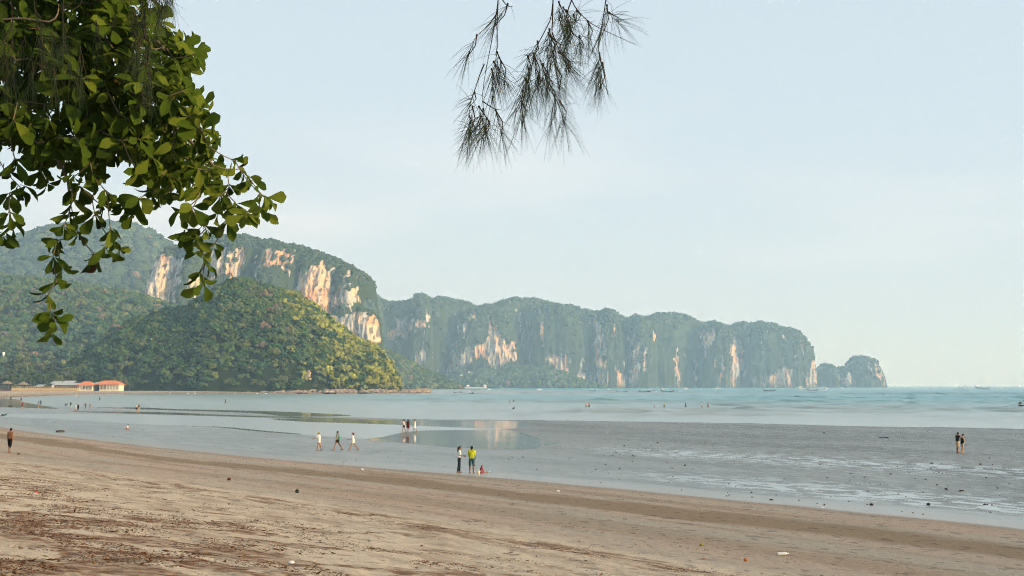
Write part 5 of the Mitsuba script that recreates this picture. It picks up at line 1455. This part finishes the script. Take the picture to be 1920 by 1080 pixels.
# an emergent tree on the ridge
shore_tree(42, 605, 1180.0, 22, 'pale slender tree standing clear of the forest on the ridge', (0.13, 0.15, 0.07), 'open')

# ---------------------------------------------------------------- rocks under the headland
def rocks_mesh(c, r, seed):
    gg = np.random.default_rng(seed)
    n = len(c)
    v = ICO2_V[None] * (1 + 0.28 * (gg.random((n, len(ICO2_V), 1)) * 2 - 1)) * np.stack([gg.uniform(0.8, 1.5, n), gg.uniform(0.7, 1.2, n), gg.uniform(0.5, 0.95, n)], 1)[:, None] * r[:, None, None] + c[:, None]
    f = ICO2_F[None] + (np.arange(n) * len(ICO2_V))[:, None, None]
    return trimesh.Trimesh(v.reshape(-1, 3), f.reshape(-1, 3), process=False)


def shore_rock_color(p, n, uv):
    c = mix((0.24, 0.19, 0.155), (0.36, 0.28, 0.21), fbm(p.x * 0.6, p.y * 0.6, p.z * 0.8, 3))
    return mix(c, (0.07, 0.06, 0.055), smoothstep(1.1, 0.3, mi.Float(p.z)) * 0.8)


paint('shore_rock', mikit.proc(shore_rock_color), 0.9, 0.1)
gg = np.random.default_rng(12)
line = SHORE[(SHORE[:, 0] > -265) & (SHORE[:, 0] < -70) & (SHORE[:, 1] > 850) & (SHORE[:, 1] < 1000)]
k_ = gg.integers(0, len(line) - 1, 900)
q_ = line[k_] + (line[k_ + 1] - line[k_]) * gg.random((900, 1))
inl = gg.uniform(-1.5, 13, 900)
grow = np.clip((q_[:, 0] + 235) / 90, 0.12, 1)
c_ = np.c_[q_[:, 0] + gg.normal(0, 1.5, 900), q_[:, 1] + inl, 0.15 + np.clip(inl, 0, 99) * 0.22 * grow]
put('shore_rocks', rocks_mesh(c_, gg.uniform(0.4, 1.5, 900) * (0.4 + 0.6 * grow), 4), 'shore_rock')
tag('shore_rocks', 'tumbled brown boulders along the foot of the wooded headland', kind='stuff')
c_ = np.c_[gg.uniform(-90, -73, 160), gg.normal(938, 5, 160), gg.uniform(-0.3, 0.6, 160)]
put('reef_rocks', rocks_mesh(c_, gg.uniform(0.4, 1.4, 160), 5), 'shore_rock')
tag('reef_rocks', 'low rocks trailing into the sea off the tip of the headland', kind='stuff')
pr = at_depth(576, 703, 915.0)
put('rock_outcrop', rocks_mesh(pr + gg.normal(0, 1, (14, 3)) * [2.2, 1.0, 2.6] + [0, 4, 0], gg.uniform(1.2, 2.6, 14), 8), 'limestone')
tag('rock_outcrop', 'pale bare rock showing among trees low on the headland', kind='structure')
c_ = np.c_[at_depth(gg.uniform(990, 1050, 40), np.full(40, 727.0), 3330.0)[:, :2], gg.uniform(0, 8, 40)]
put('cape_rocks', rocks_mesh(c_, gg.uniform(4, 11, 40), 9), 'limestone')
tag('cape_rocks', 'pale rocks at the foot of the cliff headland', kind='stuff')
# the small bright beach and its buildings under the cliffs
pa = at_depth(np.array([855, 872, 900, 912, 912, 890, 856]), np.array([727.6, 728.0, 727.6, 727.0, 725.4, 724.8, 724.6]), 3250.0)
paint('pale_sand', (0.46, 0.36, 0.24), 0.95, 0.1)
xm = pa[:, 0]
put('cove_beach', join([trimesh.convex.convex_hull(np.array([[xm.min(), 3250, -0.5], [xm.max(), 3250, -0.5], [xm.min() + 4, 3290, 3.4], [xm.max() - 6, 3290, 2.8], [xm.min(), 3330, 3.8], [xm.max(), 3330, 3.2]]))]), 'pale_sand')
tag('cove_beach', kind='structure')
for u0, u1, yb, h_, lab in ((863, 868, 3352.0, 8.0, 'white building left of the two above the small cove beach'), (878, 881.5, 3350.0, 12.0, 'tall white building right of the two above the small cove beach'), (875, 880, 3300.0, 4.5, 'low white beach building at the middle of the small cove'), (907, 912, 3300.0, 5.0, 'white pavilion at the right end of the small cove')):
    k = numbered('cove_building')
    a, b = hx(u0, yb), hx(u1, yb)
    zb_ = max(float(foot_h(np.array([(a + b) / 2]), np.array([yb]))[0]), 3.5) - 1.0
    part(k, 'wall', box(a, b, yb, yb + 9, zb_, zb_ + h_), 'wall_cream')
    part(k, 'roof', hip_roof(a - 0.6, b + 0.6, yb - 0.8, yb + 9.8, zb_ + h_ + 0.02, zb_ + h_ + 2.2, (b - a) * 0.3), 'canopy_white')
    for i in range(3):
        xx = a + (b - a) * (i + 0.5) / 3
        part(k, 'window', box(xx - 0.7, xx + 0.7, yb - 0.1, yb - 0.01, zb_ + h_ - 3.0, zb_ + h_ - 1.2), 'dark_glass')
    tag(k, lab, 'building', 'white buildings at the small cove')
# ---------------------------------------------------------------- litter, stones and small things on the beach
def ground_full(xy):
    z, s, w = ground_parts(xy)
    return z + lumps(xy[:, 0], xy[:, 1], s), s


gg = np.random.default_rng(21)
# dry needles and leaf crumbs: heaped at the lower left, thinner along the wrack line
n = 900000
d_ = 3.0 + 48.0 * gg.random(n) ** 1.6
xy = np.c_[(gg.random(n) * 2.1 - 1.35) * (d_ + 4), d_]
s_ = signed(xy, SHORE)
al = xy[:, 0] * 0.6 - xy[:, 1] * 0.8
p3 = np.c_[xy, 0 * xy[:, 0]]
mat_ = meshkit.fbm(p3 * 0.85, 4, 33)
big = meshkit.fbm(p3 * 0.16, 2, 34)
left = np.clip((-s_ - 26 - 0.10 * al - 3) / 12, 0, 1)
dens = np.clip((mat_ - (0.61 - 0.23 * left - 0.16 * (big - 0.5))) / 0.07, 0, 1) * (s_ < -20)
wr = np.exp(-((s_ + 24.6 + 2.4 * (meshkit.noise(p3 / 5.0, 36) - 0.5)) / 0.8) ** 2) * np.clip((meshkit.fbm(p3 * 0.7, 3, 35) - 0.42) / 0.1, 0, 1)
wr2 = np.exp(-((s_ + 18.0 + 2.0 * (meshkit.noise(p3 / 4.0, 38) - 0.5)) / 0.5) ** 2) * np.clip((meshkit.fbm(p3 * 0.6, 3, 39) - 0.52) / 0.1, 0, 1)
infr = (np.abs(xy[:, 0]) < 0.5 * xy[:, 1] + 0.6) & (xy[:, 1] > 10)
keep = gg.random(n) < np.where(infr, 1.0, 0.22) * np.clip(dens * (0.25 + 0.5 * left) + wr * 0.8 + wr2 * 0.5 + 0.004 * (s_ < -12), 0, 1)
xy = xy[keep][:130000]
zz, ss = ground_full(xy)
m_len = len(xy)
r_ = gg.uniform(0.004, 0.013, m_len) * (1 + 1.2 * (gg.random(m_len) < 0.05))
tone = np.array([(0.085, 0.042, 0.026), (0.125, 0.064, 0.038), (0.065, 0.034, 0.023), (0.165, 0.096, 0.058), (0.115, 0.052, 0.028)])[gg.integers(0, 5, m_len)] * gg.uniform(0.7, 1.3, (m_len, 1))
rng = np.random.default_rng(99)
OCT_V = np.array([[1, 0, 0], [-1, 0, 0], [0, 1, 0], [0, -1, 0], [0, 0, 1], [0, 0, -1.0]])
OCT_F = np.array([[0, 2, 4], [2, 1, 4], [1, 3, 4], [3, 0, 4], [2, 0, 5], [1, 2, 5], [3, 1, 5], [0, 3, 5]])
v_ = OCT_V[None] * np.stack([r_ * gg.uniform(1.6, 4.0, m_len), r_ * gg.uniform(0.5, 1.1, m_len), r_ * gg.uniform(0.3, 0.6, m_len)], 1)[:, None]
a_ = gg.uniform(0, 2 * np.pi, m_len)[:, None]
v_[..., 2] += v_[..., 0] * gg.normal(0, 0.25, m_len)[:, None]
v_ = np.stack([v_[..., 0] * np.cos(a_) - v_[..., 1] * np.sin(a_), v_[..., 0] * np.sin(a_) + v_[..., 1] * np.cos(a_), v_[..., 2]], -1) + np.c_[xy, zz + r_ * 0.3][:, None]
mm = trimesh.Trimesh(v_.reshape(-1, 3), (OCT_F[None] + (np.arange(m_len) * 6)[:, None, None]).reshape(-1, 3), process=False)
put_colored('beach_litter', mm, np.repeat(tone, 6, 0))
tag('beach_litter', 'brown dry needles and leaf crumbs strewn over the upper beach', kind='stuff')

# loose leaves lying on the dry sand
lv = []
for i in range(110):
    d0 = gg.uniform(13, 42)
    x0 = (gg.random() * 1.2 - 0.6) * d0 * 0.9
    if signed([(x0, d0)], SHORE)[0] > -19:
        continue
    c = LEAVES[int(gg.integers(0, len(LEAVES)))].copy()
    M = np.eye(4)
    M[:3, :3] = rot([0, 0, 1], gg.uniform(0, 6.28)) @ rot([1, 0, 0], gg.normal(0, 0.5)) * gg.uniform(0.08, 0.17)
    M[:3, 3] = [x0, d0, ground_full(np.array([(x0, d0)]))[0][0] + 0.02]
    c.apply_transform(M)
    lv.append(c)
paint('dead_leaf', (0.13, 0.065, 0.035), 0.8, 0.1)
put('fallen_leaves', join(lv), 'dead_leaf', True)
tag('fallen_leaves', 'dry brown fallen leaves scattered on the sand', kind='stuff')

# dark stones and shells on the wet flats
u_ = np.concatenate([gg.uniform(0, 1920, 330), gg.normal(1160, 70, 70), gg.normal(1750, 130, 50)])
v_ = np.concatenate([gg.uniform(796, 985, 330), gg.normal(845, 9, 70), gg.normal(880, 16, 50)])
pp = on_plane(u_, v_, 0.03)
sg, wg = signed(pp[:, :2], SHORE), signed(pp[:, :2], SEA_EDGE)
ok = (sg > 1.5) & (wg < -4)
pp, sg = pp[ok], sg[ok]
zz = ground_parts(pp[:, :2])[0]
r_ = gg.uniform(0.02, 0.055, len(pp)) * (1 + 1.0 * (gg.random(len(pp)) < 0.07))
m_ = rocks_mesh(np.c_[pp[:, :2], zz + r_ * 0.2], r_, 44)
put('pebbles', m_, cloth(0.045, 0.04, 0.036))
tag('pebbles', 'small dark stones scattered over the wet flats', kind='stuff')


def lump(name, u, v, size, color, label, cat, squash=0.9, seed=1):
    p = on_ground(u, v)
    k = numbered(name)
    g_ = np.random.default_rng(seed)
    b = trimesh.creation.icosphere(subdivisions=2)
    vv = np.array(b.vertices)
    vv = vv * (1 + 0.16 * (meshkit.noise(vv * 1.7 + seed * 3.1, seed)[:, None] - 0.5) * 2) * np.array([1.1, 0.95, squash]) * size
    put(k, trimesh.Trimesh(vv + p + [0, 0, size * squash * 0.7], b.faces, process=False), cloth(*color), True)
    tag(k, label, cat)


lump('coconut', 429.5, 900.5, 0.085, (0.09, 0.04, 0.028), 'dark brown coconut lying alone on the sand at the left centre', 'coconut', 0.95, 2)
lump('coconut', 35, 852.5, 0.10, (0.12, 0.07, 0.045), 'brown coconut beside the bare chested man', 'coconut', 0.8, 3)
lump('sand_heap', 113, 810.5, 0.5, (0.07, 0.075, 0.07), 'low dark heap of sand and weed on the wet edge at the left', 'heap', 0.35, 4)
lump('orange_fruit', 1398.5, 1052, 0.05, (0.42, 0.13, 0.03), 'bright orange fruit lying on the sand below right of centre', 'fruit', 0.9, 5)
lump('green_fruit', 1315, 1023.5, 0.045, (0.20, 0.19, 0.03), 'yellow green fruit on the sand at the right of centre', 'fruit', 0.9, 6)
lump('dark_stone', 557, 924, 0.07, (0.03, 0.04, 0.03), 'dark upright stone on the sand left of centre', 'stone', 1.3, 7)
lump('dark_stone', 1741, 947, 0.09, (0.03, 0.03, 0.03), 'larger dark stone among white glints on the flat at the right', 'stone', 0.7, 8)
lump('dark_stone', 1634, 947.5, 0.08, (0.03, 0.03, 0.03), 'dark stone on the wet flat left of the largest one', 'stone', 0.7, 9)
lump('plastic_scrap', 68.5, 923.5, 0.05, (0.55, 0.04, 0.03), 'small bright red scrap lying on the dry sand at the left', 'litter', 0.5, 10)
lump('plastic_scrap', 679, 881.5, 0.10, (0.7, 0.68, 0.68), 'crumpled white plastic bag on the sand above the brown band', 'litter', 0.6, 11)
lump('plastic_scrap', 546, 1057, 0.045, (0.6, 0.6, 0.62), 'crumpled clear plastic cup at the bottom of the view', 'litter', 0.6, 12)
lump('plastic_scrap', 1046, 921.5, 0.09, (0.72, 0.66, 0.6), 'pale scrap on the sand near the wet edge right of the standing pair', 'litter', 0.4, 13)
lump('plastic_scrap', 917, 886, 0.07, (0.35, 0.6, 0.42), 'pale green plastic toy right of the sitting child', 'toy', 0.6, 14)
# a yellow sand bucket by the child
p = on_ground(897.5, 889)
k = 'toy_bucket'
part(k, 'pail', trimesh.creation.revolve(np.array([[0, 0], [0.075, 0], [0.10, 0.19], [0.108, 0.19], [0.108, 0.205], [0.094, 0.205], [0.07, 0.02], [0, 0.02]]), sections=20, transform=trimesh.transformations.translation_matrix(p)), cloth(0.75, 0.62, 0.25), 40)
a_ = np.linspace(0, math.pi, 12)
part(k, 'handle', tube(p + np.c_[0.1 * np.cos(a_), 0.02 + 0 * a_, 0.2 + 0.09 * np.sin(a_)], 0.006, 5), cloth(0.8, 0.8, 0.8))
tag(k, 'pale yellow toy bucket in front of the sitting child', 'bucket')
# a plastic bottle lying on the sand
p = on_ground(1468, 1042)
k = 'plastic_bottle'
prof = np.array([[0, 0], [0.036, 0], [0.04, 0.01], [0.037, 0.05], [0.04, 0.08], [0.037, 0.12], [0.04, 0.17], [0.03, 0.215], [0.014, 0.235], [0.014, 0.25], [0, 0.25]]) * 1.25
M = np.eye(4)
M[:3, :3] = rot([0, 0, 1], 0.25) @ rot([0, 1, 0], math.pi / 2)
M[:3, 3] = p + [-0.15, 0, 0.05]
b_ = trimesh.creation.revolve(prof, sections=18)
b_.apply_transform(M)
c_ = trimesh.creation.revolve(np.array([[0, 0], [0.018, 0], [0.018, 0.03], [0, 0.03]]), sections=14)
c_.apply_translation([0, 0, 0.315])
c_.apply_transform(M)
paint('bottle_plastic', (0.42, 0.45, 0.46), 0.2, 0.6)
part(k, 'body', b_, 'bottle_plastic', 40)
part(k, 'cap', c_, cloth(0.7, 0.7, 0.72), 40)
tag(k, 'clear plastic bottle lying on the sand at the lower right', 'bottle')
# a stick washed up on the flat
p, q = on_ground(1649, 821.5), on_ground(1667, 822.5)
put('driftwood_stick', tube(dense(np.array([p + [0, 0, 0.06], (p + q) / 2 + [0, 0.1, 0.12], q + [0, 0, 0.05]]), 0.2), 0.05, 6), cloth(0.05, 0.04, 0.035), True)
tag('driftwood_stick', 'dark driftwood stick lying on the grey flat at the right', 'stick')
